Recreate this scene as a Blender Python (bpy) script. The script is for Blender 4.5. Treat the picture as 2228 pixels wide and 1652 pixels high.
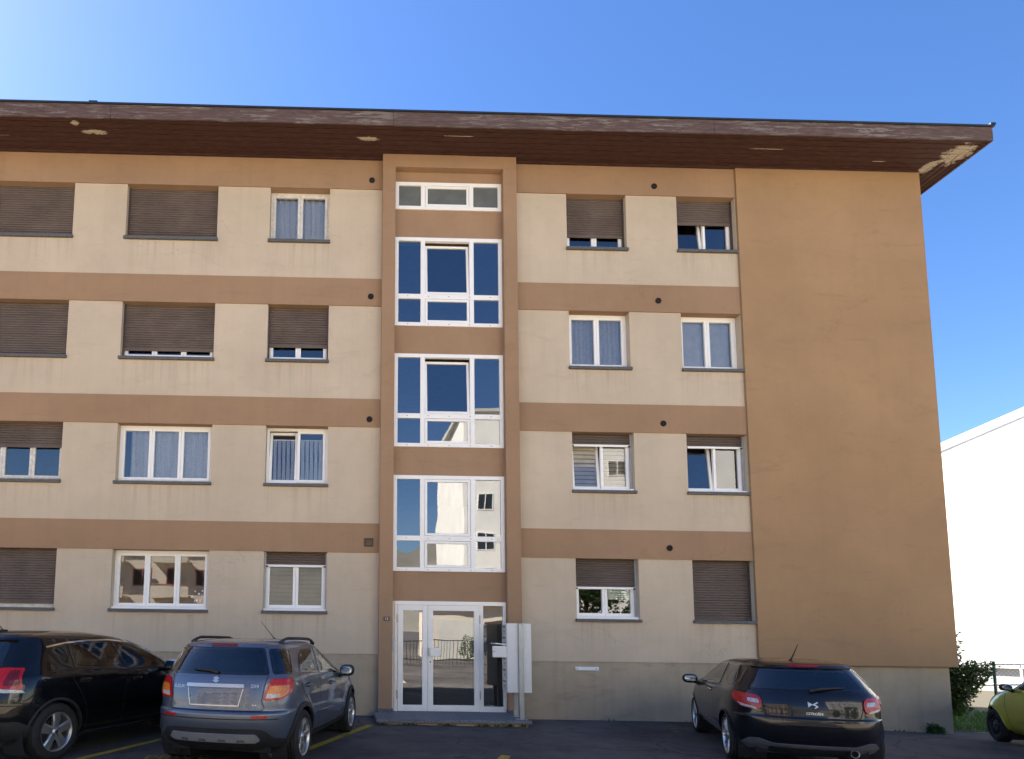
import bpy, bmesh, math, random
import numpy as np
from mathutils import Vector, Matrix, geometry, noise
R = math.radians
rng = random.Random(7)
sc = bpy.context.scene
for o in list(bpy.data.objects): bpy.data.objects.remove(o)
col = sc.collection

# ------------------------------------------------------------------ camera
cam_d = bpy.data.cameras.new('camera'); cam = bpy.data.objects.new('camera', cam_d); col.objects.link(cam)
FPX, PPX, PPY = 1395.03, 769.6, 1227.7            # focal length and principal point, on a 2228 x 1652 picture
yaw, pitch, roll = -0.0154, 0.1, 0.01315
cam_d.sensor_width = 36; cam_d.lens = FPX / 2228 * 36
cam_d.shift_x = (1114 - PPX) / 2228; cam_d.shift_y = (PPY - 826) / 2228
cam_d.clip_end = 5000
fw = Vector((-math.sin(yaw) * math.cos(pitch), math.cos(yaw) * math.cos(pitch), math.sin(pitch)))
rt = Vector((math.cos(yaw), math.sin(yaw), 0)); up = rt.cross(fw)
r2 = rt * math.cos(roll) + up * math.sin(roll); u2 = -rt * math.sin(roll) + up * math.cos(roll)
cam.matrix_world = Matrix(((r2.x, u2.x, -fw.x, .008), (r2.y, u2.y, -fw.y, -12.438), (r2.z, u2.z, -fw.z, 1.596), (0, 0, 0, 1)))
sc.camera = cam

# ------------------------------------------------------------------ sky, sun, exposure
SUN_AZ, SUN_EL = R(-60), R(46)                    # azimuth from +Y (away from the camera), negative = left
w = bpy.data.worlds.new('World'); sc.world = w; w.use_nodes = True
nt = w.node_tree; nt.nodes.clear()
sky = nt.nodes.new('ShaderNodeTexSky'); sky.sky_type = 'NISHITA'; sky.sun_disc = False
sky.sun_elevation = SUN_EL; sky.sun_rotation = SUN_AZ
sky.air_density = 1.0; sky.dust_density = .5; sky.ozone_density = 2.5; sky.altitude = 500
bg = nt.nodes.new('ShaderNodeBackground'); bg.inputs[1].default_value = .055
wo = nt.nodes.new('ShaderNodeOutputWorld')
hs = nt.nodes.new('ShaderNodeHueSaturation'); hs.inputs['Saturation'].default_value = 1.22; hs.inputs['Hue'].default_value = .508; nt.links.new(sky.outputs[0], hs.inputs['Color']); nt.links.new(hs.outputs[0], bg.inputs[0]); nt.links.new(bg.outputs[0], wo.inputs[0])
sl = bpy.data.lights.new('sun', 'SUN'); sl.energy = 5.0; sl.angle = R(.53); sl.color = (1, .94, .84)
so = bpy.data.objects.new('sun', sl); col.objects.link(so)
sd = Vector((math.sin(SUN_AZ) * math.cos(SUN_EL), math.cos(SUN_AZ) * math.cos(SUN_EL), math.sin(SUN_EL)))
so.rotation_euler = sd.to_track_quat('Z', 'Y').to_euler()
vs = sc.view_settings; vs.view_transform = 'Standard'; vs.look = 'None'; vs.exposure = 2.36; vs.gamma = 1; vs.use_curve_mapping = False
sc.render.engine = 'CYCLES'
sc.cycles.max_bounces = 6; sc.cycles.diffuse_bounces = 4; sc.cycles.glossy_bounces = 4; sc.cycles.transparent_max_bounces = 14
sc.render.resolution_x = 1024; sc.render.resolution_y = 759

# ------------------------------------------------------------------ materials
class NT:
    def __init__(s, name):
        s.m = bpy.data.materials.new(name); s.m.use_nodes = True; s.t = s.m.node_tree; s.t.nodes.clear()
        s.out = s.n('OutputMaterial')
    def n(s, typ, **kw):
        nd = s.t.nodes.new('ShaderNode' + typ)
        for k_, v in kw.items(): setattr(nd, k_, v)
        return nd
    def l(s, a, b): s.t.links.new(a, b)
    def coord(s, scale=(1, 1, 1), which='Object'):
        c = s.n('TexCoord'); mp = s.n('Mapping'); mp.inputs['Scale'].default_value = scale
        s.l(c.outputs[which], mp.inputs[0]); return mp.outputs[0]
    def noise(s, vec, scale, detail=4, rough=.55, dist=0):
        nd = s.n('TexNoise'); nd.inputs['Scale'].default_value = scale; nd.inputs['Detail'].default_value = detail
        nd.inputs['Roughness'].default_value = rough; nd.inputs['Distortion'].default_value = dist
        s.l(vec, nd.inputs['Vector']); return nd.outputs['Fac']
    def ramp(s, fac, stops):
        nd = s.n('ValToRGB'); e = nd.color_ramp.elements
        while len(e) < len(stops): e.new(.5)
        for i, (p_, c) in enumerate(stops):
            e[i].position = p_; e[i].color = (c, c, c, 1) if not hasattr(c, '__len__') else (*c[:3], 1)
        s.l(fac, nd.inputs[0]); return nd.outputs[0]
    def math(s, op, a, b=None, clamp=False):
        nd = s.n('Math', operation=op, use_clamp=clamp)
        for i, v in enumerate((a, b)):
            if v is None: continue
            if isinstance(v, (int, float)): nd.inputs[i].default_value = v
            else: s.l(v, nd.inputs[i])
        return nd.outputs[0]
    def mix(s, fac, a, b, blend='MIX'):
        nd = s.n('Mix', data_type='RGBA', blend_type=blend)
        for key, v in ((0, fac), (6, a), (7, b)):
            if isinstance(v, (int, float)): nd.inputs[key].default_value = v
            elif hasattr(v, '__len__'): nd.inputs[key].default_value = (*v[:3], 1)
            else: s.l(v, nd.inputs[key])
        return nd.outputs[2]
    def bsdf(s, color=None, rough=.6, metal=0, spec=.5, **kw):
        b = s.n('BsdfPrincipled')
        for k_, v in (('Base Color', color), ('Roughness', rough), ('Metallic', metal), ('Specular IOR Level', spec)):
            if v is None: continue
            if isinstance(v, (int, float)): b.inputs[k_].default_value = v
            elif hasattr(v, '__len__'): b.inputs[k_].default_value = (*v[:3], 1)
            else: s.l(v, b.inputs[k_])
        for k_, v in kw.items(): b.inputs[k_.replace('_', ' ')].default_value = v
        s.l(b.outputs[0], s.out.inputs[0]); s.b = b; return b
    def bump(s, h, strength=.3, dist=.01):
        nd = s.n('Bump'); nd.inputs['Strength'].default_value = strength; nd.inputs['Distance'].default_value = dist
        s.l(h, nd.inputs['Height']); s.l(nd.outputs[0], s.b.inputs['Normal']); return nd

def mul(c, f): return tuple(x * f for x in c)

def plaster(name, c, grime=(.22, .17, .12), amt=.5, crack=.5, streak=.5, sills=(), smear=0):
    m = NT(name); v = m.coord()
    big = m.noise(v, .55, 5, .6); mid = m.noise(v, 3.2, 5, .6); fine = m.noise(v, 90, 3, .6)
    st = m.noise(m.coord((5.5, 5.5, .32)), 1.0, 5, .65)
    cl = m.mix(m.ramp(big, [(.3, 0), (.72, 1)]), mul(c, .86), mul(c, 1.08))
    cl = m.mix(m.math('MULTIPLY', m.ramp(mid, [(.45, 0), (.75, 1)]), .22 * amt), cl, grime)
    cl = m.mix(m.math('MULTIPLY', m.ramp(st, [(.5, 0), (.78, 1)]), .34 * streak), cl, grime)
    sp = m.noise(v, 9, 2, .5)
    cl = m.mix(m.math('MULTIPLY', m.ramp(sp, [(.74, 0), (.8, 1)]), .25 * amt), cl, mul(grime, .6))
    if sills:      # run-off stains that start at the sills
        sep = m.n('SeparateXYZ'); m.l(v, sep.inputs[0]); z = sep.outputs[2]; tot = None
        for s0 in sills:
            a = m.math('DIVIDE', m.math('SUBTRACT', z, s0 - .75), .75, True); a = m.math('MULTIPLY', a, m.math('LESS_THAN', z, s0))
            tot = a if tot is None else m.math('MAXIMUM', tot, a)
        xm = None
        for (xa, xb) in ((-7.5, -5.55), (-4.56, -2.6), (-1.62, -.32), (4.5, 5.82), (6.8, 8.1)):
            a = m.math('MULTIPLY', m.math('DIVIDE', m.math('SUBTRACT', sep.outputs[0], xa - .08), .16, True), m.math('DIVIDE', m.math('SUBTRACT', xb + .08, sep.outputs[0]), .16, True))
            xm = a if xm is None else m.math('MAXIMUM', xm, a)
        tot = m.math('MULTIPLY', tot, xm)
        run = m.ramp(m.noise(m.coord((3.2, 3.2, .12)), 2.4, 6, .7), [(.48, 0), (.72, 1)])
        cl = m.mix(m.math('MULTIPLY', m.math('MULTIPLY', tot, run), .5), cl, mul(grime, .8))
    if smear:
        h = m.ramp(m.noise(m.coord((.9, .9, 3.4)), 1.1, 7, .72, .8), [(.56, 0), (.68, 1)])
        cl = m.mix(m.math('MULTIPLY', h, .30 * smear), cl, mul(grime, .8))
    vor = m.n('TexVoronoi', feature='DISTANCE_TO_EDGE'); vor.inputs['Scale'].default_value = .42
    wv = m.n('VectorMath', operation='ADD'); nz = m.n('TexNoise'); nz.inputs['Scale'].default_value = 1.6; nz.inputs['Detail'].default_value = 6
    m.l(v, nz.inputs['Vector']); sc_ = m.n('VectorMath', operation='SCALE'); sc_.inputs['Scale'].default_value = .9
    m.l(nz.outputs['Color'], sc_.inputs[0]); m.l(v, wv.inputs[0]); m.l(sc_.outputs[0], wv.inputs[1]); m.l(wv.outputs[0], vor.inputs['Vector'])
    ck = m.ramp(vor.outputs['Distance'], [(0, 1), (.0035, 0)])
    ck = m.math('MULTIPLY', ck, m.ramp(m.noise(v, .45, 2), [(.5, 0), (.6, 1)]))
    cl = m.mix(m.math('MULTIPLY', ck, .45 * crack), cl, mul(grime, .45))
    cl = m.mix(.10, cl, m.ramp(fine, [(.3, mul(c, .7)), (.7, mul(c, 1.25))]))
    m.bsdf(cl, .93, spec=.2)
    m.bump(m.math('ADD', m.math('MULTIPLY', fine, .6), mid), .22, .006)
    return m.m

def simple(name, c, rough=.5, metal=0, spec=.5, var=.12, scale=6, bump=0, bscale=60, **kw):
    m = NT(name); v = m.coord(); f = m.noise(v, scale, 5, .6)
    cl = m.mix(m.ramp(f, [(.3, 0), (.7, 1)]), mul(c, 1 - var), mul(c, 1 + var))
    m.bsdf(cl, rough, metal, spec, **kw)
    if bump: m.bump(m.noise(v, bscale, 3), bump, .004)
    return m.m

def granite(name, c):
    m = NT(name); v = m.coord(); f = m.noise(v, 55, 3, .7); g = m.noise(v, 3, 4)
    cl = m.ramp(f, [(.36, mul(c, .35)), (.5, c), (.62, mul(c, 1.9))])
    cl = m.mix(m.math('MULTIPLY', g, .45), cl, mul(c, .6))
    m.bsdf(cl, .7, spec=.35); m.bump(f, .2, .003); return m.m

def glassy(name, tint=(.8, .83, .82), ior=1.8, wav=.02, wscale=1.3, base=0.0):
    m = NT(name)
    tr = m.n('BsdfTransparent'); tr.inputs[0].default_value = (*tint, 1)
    gl = m.n('BsdfGlossy'); gl.inputs['Roughness'].default_value = 0.004; gl.inputs[0].default_value = (1, 1, 1, 1)
    fr = m.n('Fresnel'); fr.inputs[0].default_value = ior
    bp = m.n('Bump'); bp.inputs['Strength'].default_value = wav; bp.inputs['Distance'].default_value = .25
    m.l(m.noise(m.coord(), wscale, 1, .4), bp.inputs['Height']); m.l(bp.outputs[0], gl.inputs['Normal'])
    mx = m.n('MixShader'); m.l(m.math('ADD', fr.outputs[0], base, True), mx.inputs[0]); m.l(tr.outputs[0], mx.inputs[1]); m.l(gl.outputs[0], mx.inputs[2])
    m.l(mx.outputs[0], m.out.inputs[0]); return m.m

def paint(name, c, metal=.0, rough=.3, flake=0, coat=1.0, dust=.05):
    m = NT(name); v = m.coord(); f = m.noise(v, 400, 1)
    cl = m.mix(flake, c, m.ramp(f, [(.3, mul(c, .55)), (.7, mul(c, 1.6))]))
    cl = m.mix(m.math('MULTIPLY', m.ramp(m.noise(v, 2.2, 5, .65), [(.42, 0), (.75, 1)]), dust), cl, (.22, .2, .17))
    m.bsdf(cl, rough, metal, .5 if c[0] > .05 else .12, Coat_Weight=coat, Coat_Roughness=.015, Coat_IOR=1.5)
    return m.m

def curtain_mat(name, c, alpha):
    m = NT(name); d = m.n('BsdfDiffuse'); d.inputs[0].default_value = (*c, 1); t = m.n('BsdfTranslucent'); t.inputs[0].default_value = (*c, 1)
    a = m.n('MixShader'); a.inputs[0].default_value = .35; m.l(d.outputs[0], a.inputs[1]); m.l(t.outputs[0], a.inputs[2])
    tr = m.n('BsdfTransparent'); b = m.n('MixShader')
    lace = m.ramp(m.noise(m.coord((1, 1, 1)), 34, 2, .6), [(.35, alpha * .9), (.65, min(1, alpha * 1.1))])
    m.l(lace, b.inputs[0]); m.l(tr.outputs[0], b.inputs[1]); m.l(a.outputs[0], b.inputs[2]); m.l(b.outputs[0], m.out.inputs[0]); return m.m

def peeling(name, c, bare, thr, spots=(), cluster=0):
    """old brown paint flaking off pale wood; spots: (x, y, radius x, radius y) where larger flakes are gone"""
    m = NT(name); v = m.coord((.45, 3, 5)); f = m.noise(v, 4.2, 9, .74, .5); g = m.noise(m.coord((1, 6, 6)), 5, 4)
    cl = m.mix(m.ramp(g, [(.3, 0), (.7, 1)]), mul(c, .72), mul(c, 1.3))
    wood = m.mix(m.ramp(m.noise(m.coord((2, 40, 40)), 1.5, 4), [(.3, 0), (.7, 1)]), mul(bare, .6), bare)
    mask = m.ramp(f, [(thr, 0), (thr + .03, 1)])
    if cluster: mask = m.math('MULTIPLY', mask, m.ramp(m.noise(m.coord((1, 1, 3)), .8, 4, .6), [(.40, .12), (.60, 1)]))
    sep = m.n('SeparateXYZ'); m.l(m.coord(), sep.inputs[0])
    rag = m.math('MULTIPLY', m.math('SUBTRACT', m.noise(m.coord((1, 2.2, 2)), 7, 8, .8), .5), 5.5)
    for (sx, sy, rx, ry) in spots:
        a = m.math('DIVIDE', m.math('SUBTRACT', sep.outputs[0], sx), rx); b = m.math('DIVIDE', m.math('SUBTRACT', sep.outputs[1], sy), ry)
        d = m.math('ADD', m.math('ADD', m.math('MULTIPLY', a, a), m.math('MULTIPLY', b, b)), rag)
        mask = m.math('MAXIMUM', mask, m.math('LESS_THAN', d, .75))
    cl = m.mix(mask, cl, wood)
    m.bsdf(cl, .8, spec=.25); m.bump(m.math('SUBTRACT', g, mask), .35, .004); return m.m

def asphalt_mat():
    m = NT('asphalt'); v = m.coord()
    big = m.noise(v, .35, 6, .65); mid = m.noise(v, 2.4, 6, .7); fine = m.noise(v, 120, 2, .7); gr = m.noise(v, 38, 2, .6)
    cl = m.mix(m.ramp(big, [(.38, 0), (.62, 1)]), (.048, .042, .040), (.115, .102, .093))
    cl = m.mix(m.math('MULTIPLY', m.ramp(mid, [(.5, 0), (.72, 1)]), .6), cl, (.022, .020, .021))
    cl = m.mix(m.math('MULTIPLY', m.ramp(gr, [(.62, 0), (.72, 1)]), .5), cl, (.16, .15, .14))
    vor = m.n('TexVoronoi', feature='DISTANCE_TO_EDGE'); vor.inputs['Scale'].default_value = .3
    nz = m.n('TexNoise'); nz.inputs['Scale'].default_value = 1.4; nz.inputs['Detail'].default_value = 6; m.l(v, nz.inputs['Vector'])
    ad = m.n('VectorMath', operation='ADD'); m.l(v, ad.inputs[0]); m.l(nz.outputs['Color'], ad.inputs[1]); m.l(ad.outputs[0], vor.inputs['Vector'])
    ck = m.math('MULTIPLY', m.ramp(vor.outputs['Distance'], [(0, 1), (.008, 0)]), m.ramp(big, [(.42, 0), (.55, 1)]))
    cl = m.mix(m.math('MULTIPLY', ck, .8), cl, (.014, .014, .015))
    m.bsdf(cl, .88, spec=.3); m.bump(m.math('SUBTRACT', m.math('ADD', fine, gr), ck), .55, .006); return m.m

def worn_paint(name, c, thr):
    m = NT(name); v = m.coord(); f = m.noise(v, 7, 7, .75); g = m.noise(v, 70, 3, .6)
    mk = m.ramp(m.math('ADD', m.math('MULTIPLY', f, .75), m.math('MULTIPLY', g, .25)), [(thr, 0), (thr + .06, 1)])
    cl = m.mix(mk, (.04, .054, .055), m.mix(m.ramp(f, [(.3, 0), (.6, 1)]), c, mul(c, .7)))
    m.bsdf(cl, .8, spec=.3); m.bump(g, .3, .004); return m.m

def leafy(name, c, c2):
    m = NT(name); f = m.noise(m.coord(), 3.5, 3); h = m.noise(m.coord(), 25, 2)
    cl = m.mix(m.ramp(f, [(.3, 0), (.7, 1)]), c, c2); cl = m.mix(m.math('MULTIPLY', h, .5), cl, mul(c, .5))
    d = m.n('BsdfPrincipled'); m.l(cl, d.inputs['Base Color']); d.inputs['Roughness'].default_value = .5
    t = m.n('BsdfTranslucent'); m.l(cl, t.inputs[0]); mx = m.n('MixShader'); mx.inputs[0].default_value = .3
    m.l(d.outputs[0], mx.inputs[1]); m.l(t.outputs[0], mx.inputs[2]); m.l(mx.outputs[0], m.out.inputs[0]); return m.m

M = {}
M['cream'] = plaster('cream_plaster', (.58, .47, .335), (.31, .24, .165), .5, .45, .45, (9.42, 6.88, 4.34, 1.83), .5)
M['brown'] = plaster('brown_plaster', (.36, .225, .13), (.185, .115, .07), .6, .6, .4, (), .6)
M['tan'] = plaster('tan_plaster', (.38, .235, .122), (.23, .145, .085), .6, .4, .4, (), .9)
M['plinth'] = plaster('plinth_plaster', (.45, .36, .24), (.20, .16, .11), .9, .6, .8, (), 1)
M['soffit'] = peeling('soffit_boards', (.066, .029, .021), (.60, .50, .37), .735,
                      ((-5.05, -.57, .28, .07), (-5.35, -.80, .09, .06), (.38, -.57, .22, .06), (12.30, -.55, .30, .30), (12.05, -.20, .14, .22),
                       (-7.0, -.42, .25, .013), (2.2, -.70, .35, .013), (8.4, -.57, .4, .011), (10.9, -.31, .16, .013)))
M['fascia'] = peeling('fascia_board', (.105, .066, .055), (.30, .255, .205), .525, (), .55)
M['roofmetal'] = simple('roof_edge_metal', (.03, .034, .036), .5, .3)
M['roofing'] = simple('roofing', (.09, .06, .05), .9)
M['granite'] = granite('granite', (.115, .112, .108))
M['slab'] = granite('step_stone', (.17, .17, .172))
M['shutter'] = simple('shutter_slats', (.125, .094, .076), .62, 0, .35, .15, 1.6)
M['shutter_old'] = simple('weathered_shutter', (.13, .098, .080), .7, 0, .3, .2, 2.2)
M['pvc'] = simple('white_window_frame', (.90, .87, .80), .35, 0, .5, .02)
M['oldframe'] = simple('old_wood_frame', (.66, .62, .54), .5, 0, .4, .18, 14)
M['alu'] = simple('cream_white_door_metal', (.90, .845, .73), .35, 0, .5, .02)
M['rail'] = simple('grey_guide_rail', (.42, .41, .39), .45, .2)
M['rail_brown'] = simple('brown_guide_rail', (.07, .05, .042), .5)
M['glass'] = glassy('window_glass', (.92, .94, .93), 1.7, .011, 1.1, .08)
M['stairglass'] = glassy('stairwell_glass', (.72, .78, .8), 1.8, .018, .9, .13)
M['frosted'] = simple('frosted_glass', (.13, .135, .12), .4, 0, .35, .15, 4)
M['doorglass'] = glassy('door_glass', (.6, .62, .62), 1.9, .012, 1.2, .18)
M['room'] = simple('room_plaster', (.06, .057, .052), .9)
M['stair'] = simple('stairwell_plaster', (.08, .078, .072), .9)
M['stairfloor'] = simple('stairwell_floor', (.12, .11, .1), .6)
M['curtain'] = curtain_mat('white_curtain', (.90, .90, .88), .92)
M['sheer'] = curtain_mat('sheer_curtain', (.90, .90, .92), .78)
M['lace'] = curtain_mat('lace_curtain', (.90, .90, .92), .70)
M['screen'] = simple('grey_inner_screen', (.46, .46, .46), .8)
M['blind'] = simple('beige_inner_blind', (.42, .37, .28), .8)
M['blind_dark'] = simple('dark_inner_blind', (.11, .11, .10), .5)
M['darkmetal'] = simple('dark_metal', (.05, .05, .05), .5, .5)
M['hole'] = simple('hole_shade', (.012, .011, .01), .9)
M['steel'] = simple('brushed_steel', (.42, .42, .41), .35, .9)
M['mailbox'] = simple('powder_coated_white', (.70, .69, .63), .38, 0, .5, .03)
M['mailside'] = simple('mailbox_fronts', (.44, .46, .48), .35, .5)
M['post'] = simple('post_metal', (.33, .35, .36), .4, .7)
M['white'] = simple('white_paper', (.82, .82, .8), .7, var=.03)
M['signpaper'] = simple('sign_paper', (.74, .78, .72), .7, var=.03)
M['ink'] = simple('black_ink', (.02, .02, .022), .7)
M['plate'] = simple('number_plate_enamel', (.10, .07, .05), .4)
M['asphalt'] = asphalt_mat()
M['bounce_ground'] = simple('pale_bounce_ground', (.42, .35, .26), .9, var=.15, scale=1.5)  # warm pale tone chosen to bounce sun onto the facade
M['yellow'] = worn_paint('yellow_road_paint', (.50, .36, .035), .40)
M['yellow_letters'] = worn_paint('old_yellow_lettering', (.36, .26, .035), .42)
M['yellow_faded'] = worn_paint('faded_yellow_road_paint', (.24, .17, .04), .50)
M['whitewall'] = plaster('white_render', (.84, .82, .77), (.6, .58, .53), .3, .2, .25)
M['greywall'] = plaster('grey_render', (.55, .54, .5), (.4, .38, .34), .4, .2, .3)
M['pinkwall'] = plaster('beige_render', (.62, .55, .46), (.4, .33, .27), .4, .2, .3)
M['redtrim'] = simple('red_trim', (.35, .10, .08), .6)
M['farwin'] = simple('far_window_glass', (.03, .035, .04), .1)
M['green_metal'] = simple('green_fence_paint', (.02, .10, .055), .45)
M['wire'] = simple('fence_wire', (.03, .08, .055), .5, .2)
M['rail_white'] = simple('white_railing_paint', (.8, .8, .78), .4, var=.03)
M['grass'] = leafy('grass_blades', (.06, .16, .012), (.10, .24, .02))
M['soil'] = simple('soil', (.06, .05, .03), .95)
M['leaf'] = leafy('shrub_leaf', (.05, .095, .018), (.12, .17, .035))
M['leaf2'] = leafy('tree_leaf', (.03, .085, .014), (.07, .14, .03))
M['bark'] = simple('bark', (.08, .055, .035), .9, var=.3, scale=18)
M['rock'] = simple('mountain_rock', (.13, .12, .10), .95, var=.4, scale=.004)
M['moss'] = leafy('moss', (.04, .07, .012), (.06, .11, .02))
# cars
M['grey_paint'] = paint('grey_metallic_paint', (.10, .12, .16), .65, .38, .15, .8, .04)
M['black_paint'] = paint('black_paint', (.004, .004, .0045), .2, .25, .1, .8, .006)
M['ds_paint'] = paint('dark_metallic_paint', (.008, .008, .011), .35, .3, .2, .8, .006)
M['lime_paint'] = paint('lime_paint', (.42, .42, .02), .1, .35, .05, 1, .02)
M['cladding'] = simple('black_plastic', (.018, .018, .019), .55, 0, .4, .15, 9)
M['grey_plastic'] = simple('grey_plastic', (.10, .10, .105), .5, 0, .4, .1, 9)
M['silver'] = simple('silver_paint', (.48, .49, .50), .34, .7, var=.05)
M['chrome'] = simple('chrome', (.75, .75, .76), .09, 1, var=.02)
M['alloy'] = simple('alloy_wheel', (.50, .49, .47), .3, .85, var=.12, scale=9)
M['rubber'] = simple('tyre_rubber', (.020, .019, .018), .82, 0, .3, .25, 12)
M['well'] = simple('wheel_arch_liner', (.008, .008, .008), .95)
M['seam'] = simple('panel_gap', (.004, .004, .004), .9)
M['frit'] = simple('black_glass_border', (.006, .006, .007), .12, Coat_Weight=.6)
M['seat'] = simple('dark_seat_fabric', (.03, .03, .032), .85)
M['carglass'] = glassy('car_window_glass', (.62, .70, .67), 1.5, .004, 1.2, .02)
M['privacy'] = glassy('tinted_car_glass', (.36, .41, .40), 1.5, .004, 1.2, .03)
def lens(name, c, rough=.25):
    m = NT(name); v = m.n('TexVoronoi'); v.inputs['Scale'].default_value = 60; m.l(m.coord(), v.inputs['Vector'])
    cl = m.mix(m.ramp(v.outputs['Distance'], [(.2, 0), (.7, 1)]), c, mul(c, .55))
    m.bsdf(cl, rough, 0, .35, Coat_Weight=.35, Coat_Roughness=.02); return m.m
M['lens_red'] = lens('red_lamp_lens', (.50, .006, .006))
M['lens_dark_red'] = lens('dark_red_lamp_lens', (.16, .004, .008))
M['lens_amber'] = lens('amber_lamp_lens', (.75, .22, .02))
M['lens_clear'] = lens('clear_lamp_lens', (.55, .55, .55))
M['mirrorglass'] = simple('door_mirror_glass', (.22, .27, .33), .05, 1, var=.02)
M['tip'] = simple('exhaust_steel', (.35, .33, .3), .3, .9)

# ------------------------------------------------------------------ mesh helpers
class MB:
    def __init__(s): s.v = []; s.f = []
    def add(s, vs, fs):
        b = len(s.v); s.v += [tuple(v) for v in vs]; s.f += [tuple(b + i for i in f) for f in fs]; return s
    def box(s, x0, x1, y0, y1, z0, z1):
        return s.add([(x0, y0, z0), (x1, y0, z0), (x1, y1, z0), (x0, y1, z0), (x0, y0, z1), (x1, y0, z1), (x1, y1, z1), (x0, y1, z1)],
                     [(0, 3, 2, 1), (4, 5, 6, 7), (0, 1, 5, 4), (1, 2, 6, 5), (2, 3, 7, 6), (3, 0, 4, 7)])
    def quad(s, *p): return s.add(p, [tuple(range(len(p)))])
    def prism(s, poly, h0, h1, fn=lambda a, b, h: (a, b, h)):
        n = len(poly); vs = [fn(a, b, h0) for a, b in poly] + [fn(a, b, h1) for a, b in poly]
        return s.add(vs, [tuple(range(n))[::-1], tuple(range(n, 2 * n))] + [(i, (i + 1) % n, n + (i + 1) % n, n + i) for i in range(n)])
    def tube(s, pts, r, n=8, cap=True):
        pts = [Vector(p) for p in pts]; rs = r if hasattr(r, '__len__') else [r] * len(pts); rings = []
        for i, p in enumerate(pts):
            d = (pts[min(i + 1, len(pts) - 1)] - pts[max(i - 1, 0)]).normalized()
            a = d.cross(Vector((0, 0, 1)))
            if a.length < .05: a = d.cross(Vector((1, 0, 0)))
            a.normalize(); b = d.cross(a)
            rings.append([p + (a * math.cos(2 * math.pi * k / n) + b * math.sin(2 * math.pi * k / n)) * rs[i] for k in range(n)])
        vs = [v for rr in rings for v in rr]; fs = []
        for i in range(len(pts) - 1):
            for k in range(n): fs.append((i * n + k, i * n + (k + 1) % n, (i + 1) * n + (k + 1) % n, (i + 1) * n + k))
        if cap: fs += [tuple(range(n))[::-1], tuple(range((len(pts) - 1) * n, len(pts) * n))]
        return s.add(vs, fs)
    def lathe(s, prof, n=32, c=(0, 0, 0), axis='z', close=False):
        """prof: (radius, height) along the axis"""
        vs = []; m = len(prof)
        for k in range(n):
            a = 2 * math.pi * k / n
            for r, h in prof:
                x, y = r * math.cos(a), r * math.sin(a)
                p = (x, y, h) if axis == 'z' else ((x, h, y) if axis == 'y' else (h, x, y))
                vs.append((c[0] + p[0], c[1] + p[1], c[2] + p[2]))
        fs = []
        for k in range(n):
            for j in range(m if close else m - 1):
                j2 = (j + 1) % m; k2 = (k + 1) % n
                fs.append((k * m + j, k2 * m + j, k2 * m + j2, k * m + j2))
        return s.add(vs, fs)
    def blob(s, c, rad, e=.7, n=16, m=10, rot=None):
        """superellipsoid"""
        vs = []; fs = []; sg = lambda v, p: math.copysign(abs(v) ** p, v)
        for j in range(m + 1):
            b = -math.pi / 2 + math.pi * j / m
            for k in range(n):
                a = 2 * math.pi * k / n
                p = Vector((rad[0] * sg(math.cos(b), e) * sg(math.cos(a), e), rad[1] * sg(math.cos(b), e) * sg(math.sin(a), e), rad[2] * sg(math.sin(b), e)))
                if rot: p = rot @ p
                vs.append(Vector(c) + p)
        for j in range(m):
            for k in range(n): fs.append((j * n + k, j * n + (k + 1) % n, (j + 1) * n + (k + 1) % n, (j + 1) * n + k))
        return s.add(vs, fs)
    def mesh(s, name, m, smooth=False):
        me = bpy.data.meshes.new(name); me.from_pydata([tuple(v) for v in s.v], [], s.f); me.materials.append(M[m]); me.validate()
        if smooth: me.polygons.foreach_set('use_smooth', [True] * len(me.polygons))
        me.update(); return me
    def build(s, name, m, parent=None, smooth=False, bevel=0, fix=True):
        me = s.mesh(name, m, smooth)
        if fix:
            bm = bmesh.new(); bm.from_mesh(me); bmesh.ops.recalc_face_normals(bm, faces=bm.faces); bm.to_mesh(me); bm.free()
        return link(name, me, parent, bevel)
def link(name, me, parent=None, bevel=0):
    o = bpy.data.objects.new(name, me); col.objects.link(o)
    if parent: o.parent = parent
    if bevel:
        b = o.modifiers.new('bevel', 'BEVEL'); b.width = bevel; b.segments = 2; b.limit_method = 'ANGLE'
    return o
def thing(name, label, cat, loc=(0, 0, 0), rz=0, group=None):
    o = bpy.data.objects.new(name, None); col.objects.link(o); o.location = loc; o.rotation_euler = (0, 0, rz); o.empty_display_size = .2
    return tag(o, label, cat, group)
def tag(o, label=None, cat=None, group=None, kind=None):
    for k_, v in (('label', label), ('category', cat), ('group', group), ('kind', kind)):
        if v: o[k_] = v
    return o
def text_mesh(body, size, extrude=.002, align='CENTER', bold=0):
    cu = bpy.data.curves.new('text', 'FONT'); cu.body = body; cu.size = size; cu.extrude = extrude; cu.align_x = align; cu.align_y = 'CENTER'
    cu.resolution_u = 3; cu.offset = bold
    o = bpy.data.objects.new('text', cu); col.objects.link(o); bpy.context.view_layer.update()
    me = bpy.data.meshes.new_from_object(o.evaluated_get(bpy.context.evaluated_depsgraph_get()))
    bpy.data.objects.remove(o); return me
def text(name, body, size, m, parent, fn, extrude=.002, align='CENTER', bold=0):
    """fn maps the flat lettering (x right, y up, z out) to its place"""
    me = text_mesh(body, size, extrude, align, bold)
    for v in me.vertices: v.co = fn(*v.co)
    me.materials.clear(); me.materials.append(M[m]); me.update(); me.name = name
    return link(name, me, parent)
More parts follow.
